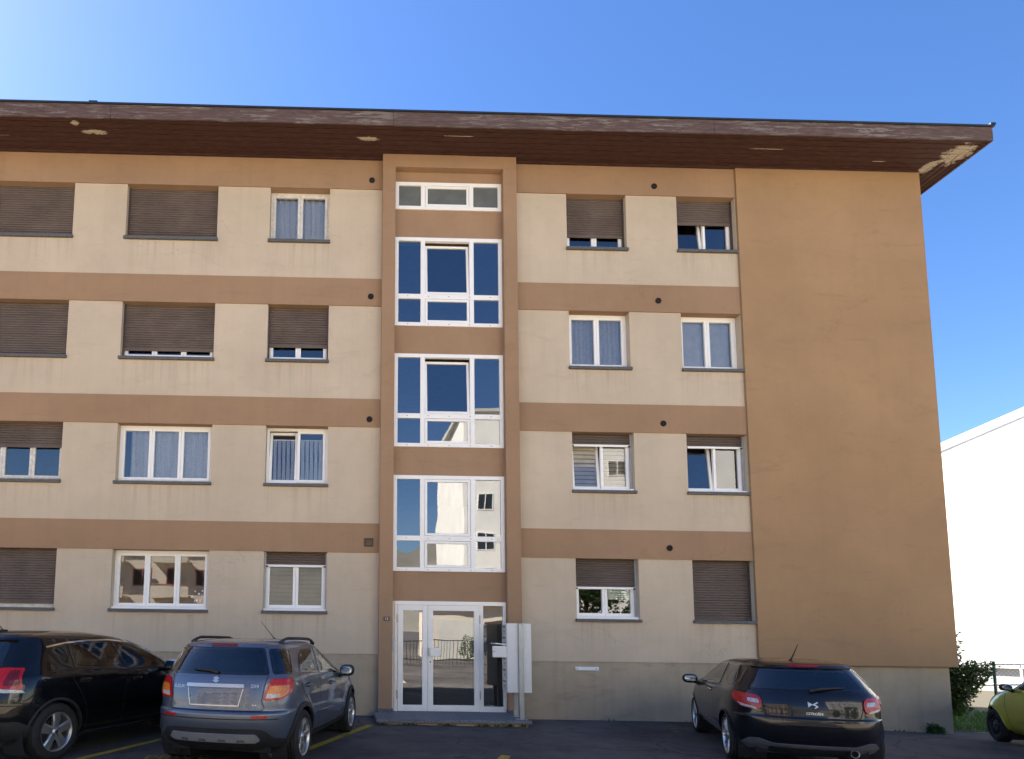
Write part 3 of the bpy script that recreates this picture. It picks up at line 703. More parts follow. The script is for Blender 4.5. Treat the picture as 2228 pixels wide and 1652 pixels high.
for cx, cy, nm in ((-2.06, -4.045, 'between the yellow lines'),):
    me = text_mesh('PRIVE', .36, .0, bold=.004)
    for v in me.vertices:
        x, y = v.co.x * .92, v.co.y * .95 - .1; c_, s_ = math.cos(R(2)), math.sin(R(2)); X, Y = cx + x * c_ - y * s_, cy + x * s_ + y * c_; v.co = (X, Y, gz(X) + .0045)
    me.materials.clear(); me.materials.append(M['yellow_letters'])
    tag(link('painted_lettering', me), 'yellow painted word PRIVE on the asphalt behind the %s' % ('grey car' if cx > -3 else 'black crossover'), 'road marking', kind='structure')

# ------------------------------------------------------------------ cars
def pchip(x, y, xi):
    x = np.asarray(x, float); y = np.asarray(y, float); h = np.diff(x); d = np.diff(y) / h; m = np.zeros(len(x))
    for i in range(1, len(x) - 1):
        if d[i - 1] * d[i] > 0:
            w1, w2 = 2 * h[i] + h[i - 1], h[i] + 2 * h[i - 1]; m[i] = (w1 + w2) / (w1 / d[i - 1] + w2 / d[i])
    m[0], m[-1] = d[0], d[-1]
    k = np.clip(np.searchsorted(x, xi) - 1, 0, len(h) - 1); t = (xi - x[k]) / h[k]
    return ((2 * t**3 - 3 * t**2 + 1) * y[k] + (t**3 - 2 * t**2 + t) * h[k] * m[k] + (-2 * t**3 + 3 * t**2) * y[k + 1] + (t**3 - t**2) * h[k] * m[k + 1])
class Shell:
    """car body as stacked horizontal outlines; x forward from the rear axle, y left, z up"""
    def __init__(s, rows, nr=2.5, nf=2.3, tap=(0.03, 1.3, 2.6), K=7, wheels=(), flare=.015, wr=.33):
        rows = np.array(rows, float); u = np.arange(len(rows)); s.u = np.linspace(0, len(rows) - 1, (len(rows) - 1) * K + 1)
        s.Z, s.XR, s.XF, s.G, s.LR, s.LF = [pchip(u, rows[:, i], s.u) for i in range(6)]
        s.nr, s.nf, s.tap, s.wheels, s.fl, s.wr = nr, nf, tap, wheels, flare, wr
        s.cache = {}
    def par(s, z): return [np.interp(z, s.Z, a) for a in (s.XR, s.XF, s.G, s.LR, s.LF)]
    def width(s, x, z, g):
        a, c, L = s.tap; y = g * (1 - a * ((x - c) / (L / 2)) ** 2)
        for wx in s.wheels:
            d = np.hypot(x - wx, z - s.wr); y = y + s.fl * np.clip(1 - np.abs(d - .36) / .16, 0, 1) ** 1.5 * (np.abs(x - wx) < .6)
        return y
    def y(s, x, z):
        xr, xf, g, lr, lf = s.par(z); w_ = s.width(x, z, g)
        t = np.clip((x - xr) / lr, 0, 1); f = np.clip((xf - x) / lf, 0, 1)
        return w_ * (1 - (1 - t) ** s.nr) ** (1 / s.nr) * (1 - (1 - f) ** s.nf) ** (1 / s.nf)
    def outline(s, z, n1=22, n2=140, n3=18):
        xr, xf, g, lr, lf = s.par(z)
        ph = np.linspace(0, math.pi / 2, n1) ; t = 1 - np.cos(ph) ** (2 / s.nr); x1 = xr + lr * t
        x3 = (xf - lf * (1 - np.cos(np.linspace(math.pi / 2, 0, n3)) ** (2 / s.nf)))
        x2 = np.linspace(x1[-1], x3[0], n2 + 2)[1:-1]
        e1 = np.sin(ph) ** (2 / s.nr); e3 = np.sin(np.linspace(math.pi / 2, 0, n3)) ** (2 / s.nf)
        x = np.concatenate([x1, x2, x3]); e = np.concatenate([e1, np.ones(n2), e3]); y = s.width(x, z, g) * e
        return x, y
    def arcs(s, z):
        k = round(z, 4)
        if k not in s.cache:
            x, y = s.outline(z, 60, 60, 40); a = np.concatenate([[0], np.cumsum(np.hypot(np.diff(x), np.diff(y)))]); s.cache[k] = (x, y, a)
        return s.cache[k]
    def rear(s, a, z):
        x, y, c = s.arcs(z); q = abs(a); return np.array([np.interp(q, c, x), math.copysign(np.interp(q, c, y), a), z])
    def front(s, a, z):
        x, y, c = s.arcs(z); q = c[-1] - abs(a); return np.array([np.interp(q, c, x), math.copysign(np.interp(q, c, y), a), z])
    def side(s, sg):
        return lambda x, z: np.array([x, sg * float(s.y(x, z)), z])
def surf(fn, a, z, off):
    e = .006; p = fn(a, z); n = np.cross(fn(a + e, z) - fn(a - e, z), fn(a, z + e) - fn(a, z - e)); l = np.linalg.norm(n)
    n = n / l if l > 1e-9 else np.array([-1., 0, 0])
    if n @ (p - np.array([1.2, 0, .75])) < 0: n = -n
    return p + n * off
def patch(fn, poly, off=.003, thick=.008, hole=None, res=.05):
    """plate that lies on the body surface inside a 2-D outline"""
    loops = [poly] + ([hole] if hole else []); V = []; Ed = []
    for lp in loops:
        b0 = len(V); pts = []
        for i in range(len(lp)):
            p, q = Vector(lp[i]), Vector(lp[(i + 1) % len(lp)]); n = max(1, int((q - p).length / .035))
            for k in range(n): pts.append(p + (q - p) * k / n)
        V += pts; Ed += [(b0 + i, b0 + (i + 1) % len(pts)) for i in range(len(pts))]
    xs = [p[0] for p in poly]; ys = [p[1] for p in poly]
    gx, gy = np.meshgrid(np.arange(min(xs) + res / 2, max(xs), res), np.arange(min(ys) + res / 2, max(ys), res)); gx = gx.ravel(); gy = gy.ravel()
    if len(gx):
        ok = inpoly(gx, gy, inset(poly, .008))
        if hole: ok &= ~inpoly(gx, gy, inset(hole, -.008))
        V += [Vector((a, b)) for a, b in zip(gx[ok], gy[ok])]
    vo, _, fo, *_ = geometry.delaunay_2d_cdt(V, Ed, [], 0, 1e-5)
    F = []
    for f in fo:
        c = sum((vo[i] for i in f), Vector((0, 0))) / len(f)
        if inpoly([c.x], [c.y], poly)[0] and not (hole and inpoly([c.x], [c.y], hole)[0]): F.append(tuple(f))
    b = MB(); used = sorted({i for f in F for i in f}); mp = {i: k for k, i in enumerate(used)}
    top = [surf(fn, vo[i].x, vo[i].y, off) for i in used]
    F = [tuple(mp[i] for i in f) for f in F]
    if F:
        a, b_, c = [np.array(top[i]) for i in F[0][:3]]; n = np.cross(b_ - a, c - a)
        if n @ (a - np.array([1.2, 0, .75])) < 0: F = [f[::-1] for f in F]
    b.add(top, F)
    if thick:
        cnt = {}
        for f in F:
            for i in range(len(f)):
                e = (f[i], f[(i + 1) % len(f)]); cnt[e] = cnt.get(e, 0) + 1
        for (i, j) in list(cnt):
            if (j, i) not in cnt:
                lo = [surf(fn, vo[used[q]].x, vo[used[q]].y, off - thick) for q in (i, j)]
                b.add([top[j], top[i], lo[0], lo[1]], [(0, 1, 2, 3)])
    return b
def ribbon(fn, pts, wd=.007, off=.002):
    P = []
    for i in range(len(pts) - 1):
        p, q = Vector(pts[i]), Vector(pts[i + 1]); n = max(1, int((q - p).length / .04))
        for k in range(n): P.append(p + (q - p) * k / n)
    P.append(Vector(pts[-1])); b = MB(); vs = []
    for i, p in enumerate(P):
        d = (P[min(i + 1, len(P) - 1)] - P[max(i - 1, 0)]).normalized(); n = Vector((-d.y, d.x)) * wd / 2
        vs += [surf(fn, *(p + n), off), surf(fn, *(p - n), off)]
    b.add(vs, [(2 * i, 2 * i + 1, 2 * i + 3, 2 * i + 2) for i in range(len(P) - 1)]); return b
def arc_pts(cx, cz, r, a0, a1, n=30): return [(cx + r * math.cos(R(a)), cz + r * math.sin(R(a))) for a in np.linspace(a0, a1, n)]
def body_mesh(S, holes, wheels, ra, wr):
    """holes: ('side'|'rear'|'front', polygon); wheels: axle positions to open the arches at"""
    rows = []; arcs = []; farcs = []
    for k in range(len(S.Z)):
        x, y = S.outline(S.Z[k]); a = np.concatenate([[0], np.cumsum(np.hypot(np.diff(x), np.diff(y)))])
        X = np.concatenate([x, x[::-1][1:-1]]); Y = np.concatenate([y, -y[::-1][1:-1]]); A = np.concatenate([a, a[::-1][1:-1]]); FA = a[-1] - A
        rows.append(np.stack([X, Y, np.full(len(X), S.Z[k])], 1)); arcs.append(A); farcs.append(FA)
    P = np.array(rows); A = np.array(arcs); FA = np.array(farcs); nz, n, _ = P.shape
    dead = np.zeros((nz, n), bool)
    for kind, poly in holes:
        if kind == 'side': dead |= inpoly(P[..., 0], P[..., 2], poly) & (np.abs(P[..., 1]) > .3)
        elif kind == 'rear': dead |= inpoly(A * np.sign(P[..., 1] + 1e-9), P[..., 2], poly) | inpoly(-A * np.sign(P[..., 1] + 1e-9), P[..., 2], poly)
        else: dead |= inpoly(FA, P[..., 2], poly) | inpoly(-FA, P[..., 2], poly)
    for wx in wheels: dead |= (np.hypot(P[..., 0] - wx, P[..., 2] - wr) < ra) & (np.abs(P[..., 1]) > .45)
    b = MB(); b.v = [tuple(p) for p in P.reshape(-1, 3)]
    for k in range(nz - 1):
        for i in range(n):
            j = (i + 1) % n
            if dead[k, i] and dead[k, j] and dead[k + 1, i] and dead[k + 1, j]: continue
            b.f.append((k * n + i, (k + 1) * n + i, (k + 1) * n + j, k * n + j))
    b.f.append(tuple(range((nz - 1) * n, nz * n))); b.f.append(tuple(range(n))[::-1])
    return b
def wheel(parent, x, y, sg, Rw, rr, wd, style, hub=True):
    """rim with spokes; tyre and brake as sub-parts; outer face towards sg*y"""
    T = lambda b: setattr(b, 'v', [(x + p[0], y + sg * p[1], Rw + p[2]) for p in b.v]) or b
    b = MB(); h = wd / 2
    b.lathe([(rr, h - .012), (rr * .985, h - .002), (rr * .95, h - .006), (rr * .90, h - .03), (rr * .86, -h + .05), (rr * .93, -h)], 48, axis='y')
    def spoke(a, w0, w1, r0, r1, d0, d1, th=.03):
        c, s_ = math.cos(a), math.sin(a); pts = []
        for r_, w_, d in ((r0, w0, d0), ((r0 + r1) / 2, (w0 + w1) / 2 * .92, (d0 + d1) / 2 + .006), (r1, w1, d1)):
            for q, dd in ((-1, -.008), (-.6, 0), (.6, 0), (1, -.008)):
                pts.append((r_ * c - q * w_ / 2 * s_, d + dd, r_ * s_ + q * w_ / 2 * c))
            for q in (1, -1): pts.append((r_ * c - q * w_ / 2 * s_, d - th, r_ * s_ + q * w_ / 2 * c))
        fs = []
        for k in range(2):
            for q in range(6): fs.append((k * 6 + q, k * 6 + (q + 1) % 6, k * 6 + 6 + (q + 1) % 6, k * 6 + 6 + q))
        fs += [tuple(range(6)), tuple(range(12, 18))[::-1]]; b.add(pts, fs)
    if style == 'five':
        for k in range(5): spoke(2 * math.pi * k / 5 + .3, .095, .13, rr * .18, rr * .95, h - .02, h - .015)
    elif style == 'star':
        for k in range(5):
            spoke(2 * math.pi * k / 5 + .15, .065, .085, rr * .18, rr * .95, h - .03, h - .012)
            for q in (-1, 1): spoke(2 * math.pi * k / 5 + .15 + q * .33, .018, .022, rr * .62, rr * .95, h - .025, h - .02)
    elif style == 'multi':
        for k in range(8):
            for q in (-.14, .14): spoke(2 * math.pi * k / 8 + q, .022, .030, rr * .2, rr * .95, h - .028, h - .014)
    if style == 'steel':
        b.lathe([(rr * .9, h - .03), (rr * .78, h - .02), (rr * .62, h - .045), (rr * .45, h - .02), (rr * .2, h - .015), (0, h - .012)], 40, axis='y')
        for k in range(12):
            a = 2 * math.pi * k / 12; b.lathe([(.02, h - .012), (.026, h - .02), (.026, h - .05)], 10, (rr * .7 * math.cos(a), 0, rr * .7 * math.sin(a)), axis='y')
    else: b.lathe([(0, h - .004), (rr * .12, h - .006), (rr * .2, h - .014), (rr * .26, h - .03), (rr * .26, h - .06)], 30, axis='y')
    mt = 'alloy' if style != 'steel' else 'cladding'
    wo = T(b).build('wheel', mt, parent); 
    prof = [(rr * .97, h - .008), (rr + .012, h + .002), (rr + (Rw - rr) * .45, h + .008), (Rw - .03, h + .002), (Rw - .012, h - .012), (Rw - .004, h - .028)]
    gr = []
    for gpos in (-.055, -.018, .018, .055):
        gr += [(Rw, gpos + .005), (Rw - .007, gpos + .004), (Rw - .007, gpos - .004), (Rw, gpos - .005)]
    gr = sorted(gr, key=lambda q: -q[1]); full = prof + gr + [(a, -c) for a, c in prof[::-1]]
    T(MB().lathe(full, 64, axis='y')).build('tyre', 'rubber', wo, smooth=True)
    bd = MB().lathe([(0, h - .10), (rr * .62, h - .10), (rr * .62, h - .085), (0, h - .085)], 36, axis='y'); bd.lathe([(rr * .86, -h + .05), (0, -h + .05)], 36, axis='y')
    T(bd).build('brake_disc', 'darkmetal', wo, smooth=False)
    if hub:
        T(MB().lathe([(0, h - .001), (rr * .10, h - .003), (rr * .115, h - .008)], 20, axis='y')).build('hub_cap', 'darkmetal' if style != 'steel' else 'cladding', wo, smooth=True)
        nb = MB()
        for k in range(5 if style != 'five' else 4): a = 2 * math.pi * k / (5 if style != 'five' else 4) + .5; nb.lathe([(0, h - .012), (.009, h - .013), (.01, h - .02)], 8, (rr * .2 * math.cos(a), 0, rr * .2 * math.sin(a)), axis='y')
        tag(T(nb).build('wheel_bolt', 'darkmetal', wo), kind='stuff')
    return wo
def wells(parent, wx, ra, wr, yin, yout):
    for x in wx:
        for sg in (-1, 1):
            b = MB(); pts = arc_pts(x, wr, ra + .015, -35, 215, 26)
            vs = [(a, sg * yin, c) for a, c in pts] + [(a, sg * yout, c) for a, c in pts]; n = len(pts)
            b.add(vs, [(i, i + 1, n + i + 1, n + i) for i in range(n - 1)] + [tuple(range(n))]); b.build('wheel_arch_liner', 'well', parent, fix=False)
def mirror(parent, x, y, z, sg, m, sx=.11, sy=.115, sz=.085, glass=True, neck=None):
    b = MB().blob((x, y, z), (sx, sy, sz), .75, 20, 12)
    b.v = [(p[0] - (.35 * sx if p[0] > x + .3 * sx else 0), p[1], p[2] + .02 * (p[1] - y) * sg) for p in b.v]
    mo = b.build('mirror', m, parent, smooth=True)
    MB().blob((x - sx * .93, y, z - .002), (.008, sy * .80, sz * .76), .6, 18, 8).build('mirror_glass', 'mirrorglass', mo, smooth=True)
    nk = MB().tube([(x + .0, y - sg * sy * .6, z - sz * .6), (x + .03, y - sg * (sy + .05), z - sz * 1.15)], [.03, .035], 10).build('mirror_stalk', 'cladding', mo, smooth=True)
    return mo
def seats(parent, zs, xf, xb, hw, high):
    """front seats and rear bench with head restraints"""
    for (x, ys, ww) in ((xf, (-.36, .36), .25), (xb, (0,), .60)):
        for y in ys:
            b = MB(); b.blob((x + .2, y, zs), (.28, ww, .10), .5); rot = Matrix.Rotation(R(-14), 3, 'Y')
            b.blob((x - .06, y, zs + .30), (.085, ww, .34), .5, rot=rot)
            s_ = b.build('seat', 'seat', parent, smooth=True)
            for hy in ((y,) if len(ys) == 2 else (-.36, .36)):
                MB().blob((x - .17, hy, zs + high), (.06, .125, .095), .6).tube([(x - .15, hy - .05, zs + .55), (x - .17, hy - .05, zs + high)], .008).tube([(x - .15, hy + .05, zs + .55), (x - .17, hy + .05, zs + high)], .008).build('headrest', 'seat', s_, smooth=True)
def place(o, x, y, deg): o.location = (x, y, gz(x)); o.rotation_euler = (0, 0, R(deg))
def mirror_poly(p): return [(-a, b) for a, b in p][::-1]
def glass_set(parent, S, kind, poly, m='carglass', frit=.035, name='window', both=True, off=.004):
    sides = (1, -1) if both else (both,)
    out = []
    for sg in ((1, -1) if kind == 'side' or (kind == 'rear' and both) else (1,)):
        fn = S.side(sg) if kind == 'side' else (S.rear if kind == 'rear' else S.front)
        pl = poly if kind == 'side' or sg == 1 else mirror_poly(poly)
        w_ = patch(fn, pl, off, 0).build(name, m, parent, smooth=True, fix=False)
        patch(fn, pl, off + .002, .008, hole=inset(pl, frit)).build('glass_border', 'frit', w_, smooth=False, fix=False); out.append(w_)
    return out
def arch_trim(parent, S, wx, wr, r0, r1, m, off=.012, a0=-28, a1=208, name='wheel_arch_trim'):
    for x in wx:
        for sg in (1, -1):
            pl = arc_pts(x, wr, r1, a0, a1, 30) + arc_pts(x, wr, r0, a1, a0, 30)
            patch(S.side(sg), pl, off, .03, res=.04).build(name, m, parent, smooth=False, fix=False)
def handle(parent, S, sg, x, z, m='grey_paint'):
    fn = S.side(sg); hb = patch(fn, rounded([(x - .085, z - .024), (x + .085, z - .024), (x + .085, z + .028), (x - .085, z + .028)], .02), .001, 0).build('handle_recess', 'seam', parent, fix=False)
    pts = [surf(fn, x + t, z + .006 * math.cos(t * 12), o_) for t, o_ in ((-.10, .008), (-.07, .03), (0, .036), (.07, .03), (.10, .008))]
    return MB().tube(pts, [.008, .012, .013, .012, .008], 8).build('door_handle', m, parent, smooth=True)
def on_rear(S, s0, z0, off=.004):
    return lambda x, y, z: Vector(surf(S.rear, s0 - x, z0 + y, off + z))
def smooth_by_angle(o, ang=35):
    me = o.data; me.polygons.foreach_set('use_smooth', [True] * len(me.polygons)); me.set_sharp_from_angle(angle=R(ang)); return o

def grey_car():
    C = thing('parked_car', 'grey metallic compact crossover car with black roof rails and orange tail lamps', 'car')
    WB, RW, RA = 2.5, .325, .365
    S = Shell([(.20, -.50, 2.98, .70, .35, .5), (.27, -.61, 3.15, .80, .40, .6), (.36, -.70, 3.25, .85, .45, .7), (.48, -.752, 3.31, .877, .48, .75), (.585, -.775, 3.33, .889, .5, .8),
               (.645, -.778, 3.33, .892, .5, .8), (.672, -.765, 3.31, .892, .5, .8), (.692, -.722, 3.29, .891, .48, .8), (.80, -.712, 3.2, .888, .46, .8), (.90, -.698, 3.05, .88, .45, .8),
               (.98, -.68, 2.70, .868, .44, .8), (1.045, -.66, 2.25, .848, .43, .7), (1.085, -.642, 2.05, .825, .42, .6), (1.20, -.585, 1.80, .775, .40, .55), (1.32, -.52, 1.55, .72, .38, .5),
               (1.40, -.468, 1.38, .68, .36, .45), (1.435, -.435, 1.25, .65, .36, .42), (1.462, -.36, 1.10, .60, .4, .4), (1.482, -.20, .95, .50, .4, .4), (1.494, .05, .75, .30, .3, .3), (1.497, .2, .6, .08, .15, .15)],
              wheels=(0, WB), flare=.02, wr=RW)
    rear = rounded([(-.63, 1.09), (.63, 1.09), (.505, 1.395), (-.505, 1.395)], .035)
    quart = rounded([(.665, 1.095), (.985, 1.10), (.975, 1.24), (.90, 1.385), (.545, 1.39)], .04)
    rd = rounded([(.03, 1.095), (.66, 1.055), (.80, 1.37), (.36, 1.365), (.20, 1.30)], .04)
    fd = rounded([(.75, 1.05), (1.74, .995), (1.50, 1.20), (1.22, 1.36), (.89, 1.375)], .04)
    ws = rounded([(-.62, 1.11), (.62, 1.11), (.52, 1.40), (-.52, 1.40)], .05)
    b = body_mesh(S, [('rear', inset(rear, .008)), ('rear', inset(quart, .008)), ('side', inset(rd, -.004)), ('side', inset(fd, -.004)), ('front', inset(ws, -.004))], (0, WB), RA + .02, RW)
    smooth_by_angle(b.build('body', 'grey_paint', C), 50)
    glass_set(C, S, 'rear', rear, 'privacy', .03, 'rear_window', both=False)
    glass_set(C, S, 'rear', quart, 'privacy', .02, 'quarter_window')
    glass_set(C, S, 'side', rd, 'carglass', .025, 'door_window'); glass_set(C, S, 'side', fd, 'carglass', .025, 'door_window'); glass_set(C, S, 'front', ws, 'carglass', .04, 'windscreen', both=False)
    # tail lamps: red above, amber and clear below
    lp = rounded([(.575, .805), (.80, .815), (.955, .90), (.985, 1.02), (.93, 1.05), (.655, 1.045), (.615, .97)], .04)
    for sg in (1, -1):
        mp = (lambda p: p) if sg == 1 else mirror_poly
        l_ = patch(S.rear, mp(lp), .014, .02).build('tail_lamp', 'lens_red', C, smooth=False, fix=False)
        patch(S.rear, mp(rounded([(.605, .825), (.79, .838), (.89, .885), (.90, .975), (.645, .965)], .03)), .017, .003).build('indicator', 'lens_amber', l_, fix=False)
        patch(S.rear, mp(rounded([(.61, .83), (.76, .842), (.77, .885), (.62, .88)], .012)), .019, .002).build('reversing_lamp', 'lens_clear', l_, fix=False)
        patch(S.rear, mp(rounded([(.47, .612), (.655, .612), (.655, .642), (.47, .642)], .008)), .006, .006).build('reflector', 'lens_red', C, fix=False)
    # tailgate
    ribbon(S.rear, [(-.62, 1.085), (-.60, 1.05), (-.565, .80), (-.60, .72), (-.56, .688), (.56, .688), (.60, .72), (.565, .80), (.60, 1.05), (.62, 1.085)], .009, .002).build('tailgate_gap', 'seam', C, fix=False)
    g_ = patch(S.rear, rounded([(-.36, .945), (.36, .945), (.35, .985), (-.35, .985)], .012), .026, .03).build('plate_garnish', 'silver', C, smooth=False, fix=False)
    patch(S.rear, rounded([(-.30, .745), (.30, .745), (.345, .938), (-.345, .938)], .02), .0025, .003).build('plate_recess', 'grey_paint', C, smooth=True, fix=False)
    ribbon(S.rear, [(-.345, .938), (-.30, .745), (.30, .745), (.345, .938)], .012, .005).build('recess_edge', 'silver', C, fix=False)
    patch(S.rear, rounded([(-.165, 1.408), (.165, 1.408), (.16, 1.432), (-.16, 1.432)], .006), .022, .02).build('brake_light', 'lens_dark_red', C, fix=False)
    patch(S.rear, rounded([(-.56, 1.398), (.56, 1.398), (.50, 1.44), (-.50, 1.44)], .012), .012, .03).build('spoiler', 'grey_paint', C, fix=False)
    e = patch(S.rear, [(-.042, 1.048), (.004, 1.072), (.042, 1.05), (.014, 1.036), (.042, 1.022), (-.004, .998), (-.042, 1.02), (-.014, 1.034)][::-1], .006, .004).build('emblem', 'silver', C, fix=False)
    text('lettering', 'SUZUKI', .048, 'silver', C, on_rear(S, .47, .945), .002, bold=.001)
    text('lettering', 'SX4', .056, 'silver', C, on_rear(S, -.475, .965), .002, bold=.001)
    text('lettering', '4x4', .034, 'silver', C, on_rear(S, -.48, .755), .002)
    ribbon(S.rear, [(-.80, .60), (.80, .60)], .012, .001).build('bumper_crease', 'seam', C, fix=False)
    patch(S.rear, rounded([(-.92, .215), (.92, .215), (.95, .36), (.72, .385), (.62, .475), (.50, .492), (-.50, .492), (-.62, .475), (-.72, .385), (-.95, .36)], .03), .010, .02).build('lower_bumper', 'cladding', C, fix=False)
    patch(S.rear, rounded([(-.50, .345), (.50, .345), (.56, .375), (.515, .435), (-.515, .435), (-.56, .375)], .015), .03, .03).build('skid_plate', 'silver', C, fix=False)
    for q in (-.34, -.12, .12, .34): patch(S.rear, rounded([(q - .05, .352), (q + .05, .352), (q + .04, .382), (q - .04, .382)], .008), .032, .002).build('skid_slot', 'grey_plastic', C, fix=False)
    # wiper
    wp = [surf(S.rear, s_, z_, o_) for s_, z_, o_ in ((-.02, 1.105, .03), (.08, 1.125, .035), (.30, 1.132, .025))]
    MB().tube(wp, [.022, .016, .008], 8).build('wiper', 'cladding', C, smooth=True)
    arch_trim(C, S, (0, WB), RW, RA, RA + .055, 'cladding', .016)
    for sg in (1, -1):
        fn = S.side(sg)
        patch(fn, rounded([(.40, .255), (2.12, .255), (2.12, .34), (.40, .355)], .02), .016, .03).build('sill_trim', 'cladding', C, fix=False)
        patch(fn, rounded([(.43, .50), (2.08, .47), (2.08, .535), (.43, .57)], .02), .012, .012).build('side_moulding', 'grey_paint', C, fix=False)
        ribbon(fn, [(.80, 1.40), (.70, 1.06), (.70, .36)], .009).build('door_gap', 'seam', C, fix=False)
        ribbon(fn, [(.22, 1.32), (-.02, 1.10), (.0, .90), (.22, .72), (.36, .60), (.43, .36)], .009).build('door_gap', 'seam', C, fix=False)
        ribbon(fn, [(1.78, 1.0), (1.80, .80), (1.98, .36)], .009).build('door_gap', 'seam', C, fix=False)
        handle(C, S, sg, .20, .93); handle(C, S, sg, 1.20, .885)
        mirror(C, 1.70, sg * 1.0, 1.03, sg, 'cladding', .09, .11, .085)
        pts = []
        for t in np.linspace(0, 1, 13):
            x = -.12 + 1.38 * t; pts.append((x, sg * (.585 + .02 * math.sin(math.pi * t)), 1.452 - .03 * t * t + .058 * min(1, 7 * t, 7 * (1 - t)) ** .6))
        MB().tube(pts, [.03] + [.019] * 11 + [.03], 8).build('roof_rail', 'cladding', C, smooth=True)
    MB().tube([(.95, -.12, 1.485), (.78, .02, 1.72)], [.006, .0025], 6).build('antenna', 'cladding', C)
    MB().blob((.95, -.12, 1.487), (.03, .02, .014)).build('antenna_base', 'cladding', C, smooth=True)
    wells(C, (0, WB), RA + .03, RW, .45, .80)
    for wx in (0, WB):
        for sg in (1, -1): wheel(C, wx, sg * .785, sg, RW, .228, .20, 'star')
    seats(C, .62, 1.05, .12, 0, .64); MB().blob((1.72, 0, .93), (.22, .72, .10), .5).build('dashboard', 'seat', C, smooth=True)
    MB().lathe([(.17, -.012), (.185, 0), (.17, .012), (.155, 0)], 24, (1.42, .36, 1.0), 'x', close=True).build('steering_wheel', 'seat', C, smooth=True)
    MB().box(-.5, 2.9, -.62, .62, .20, .30).build('floor_pan', 'well', C)
    return C
place(grey_car(), -1.30, -4.20, 76)

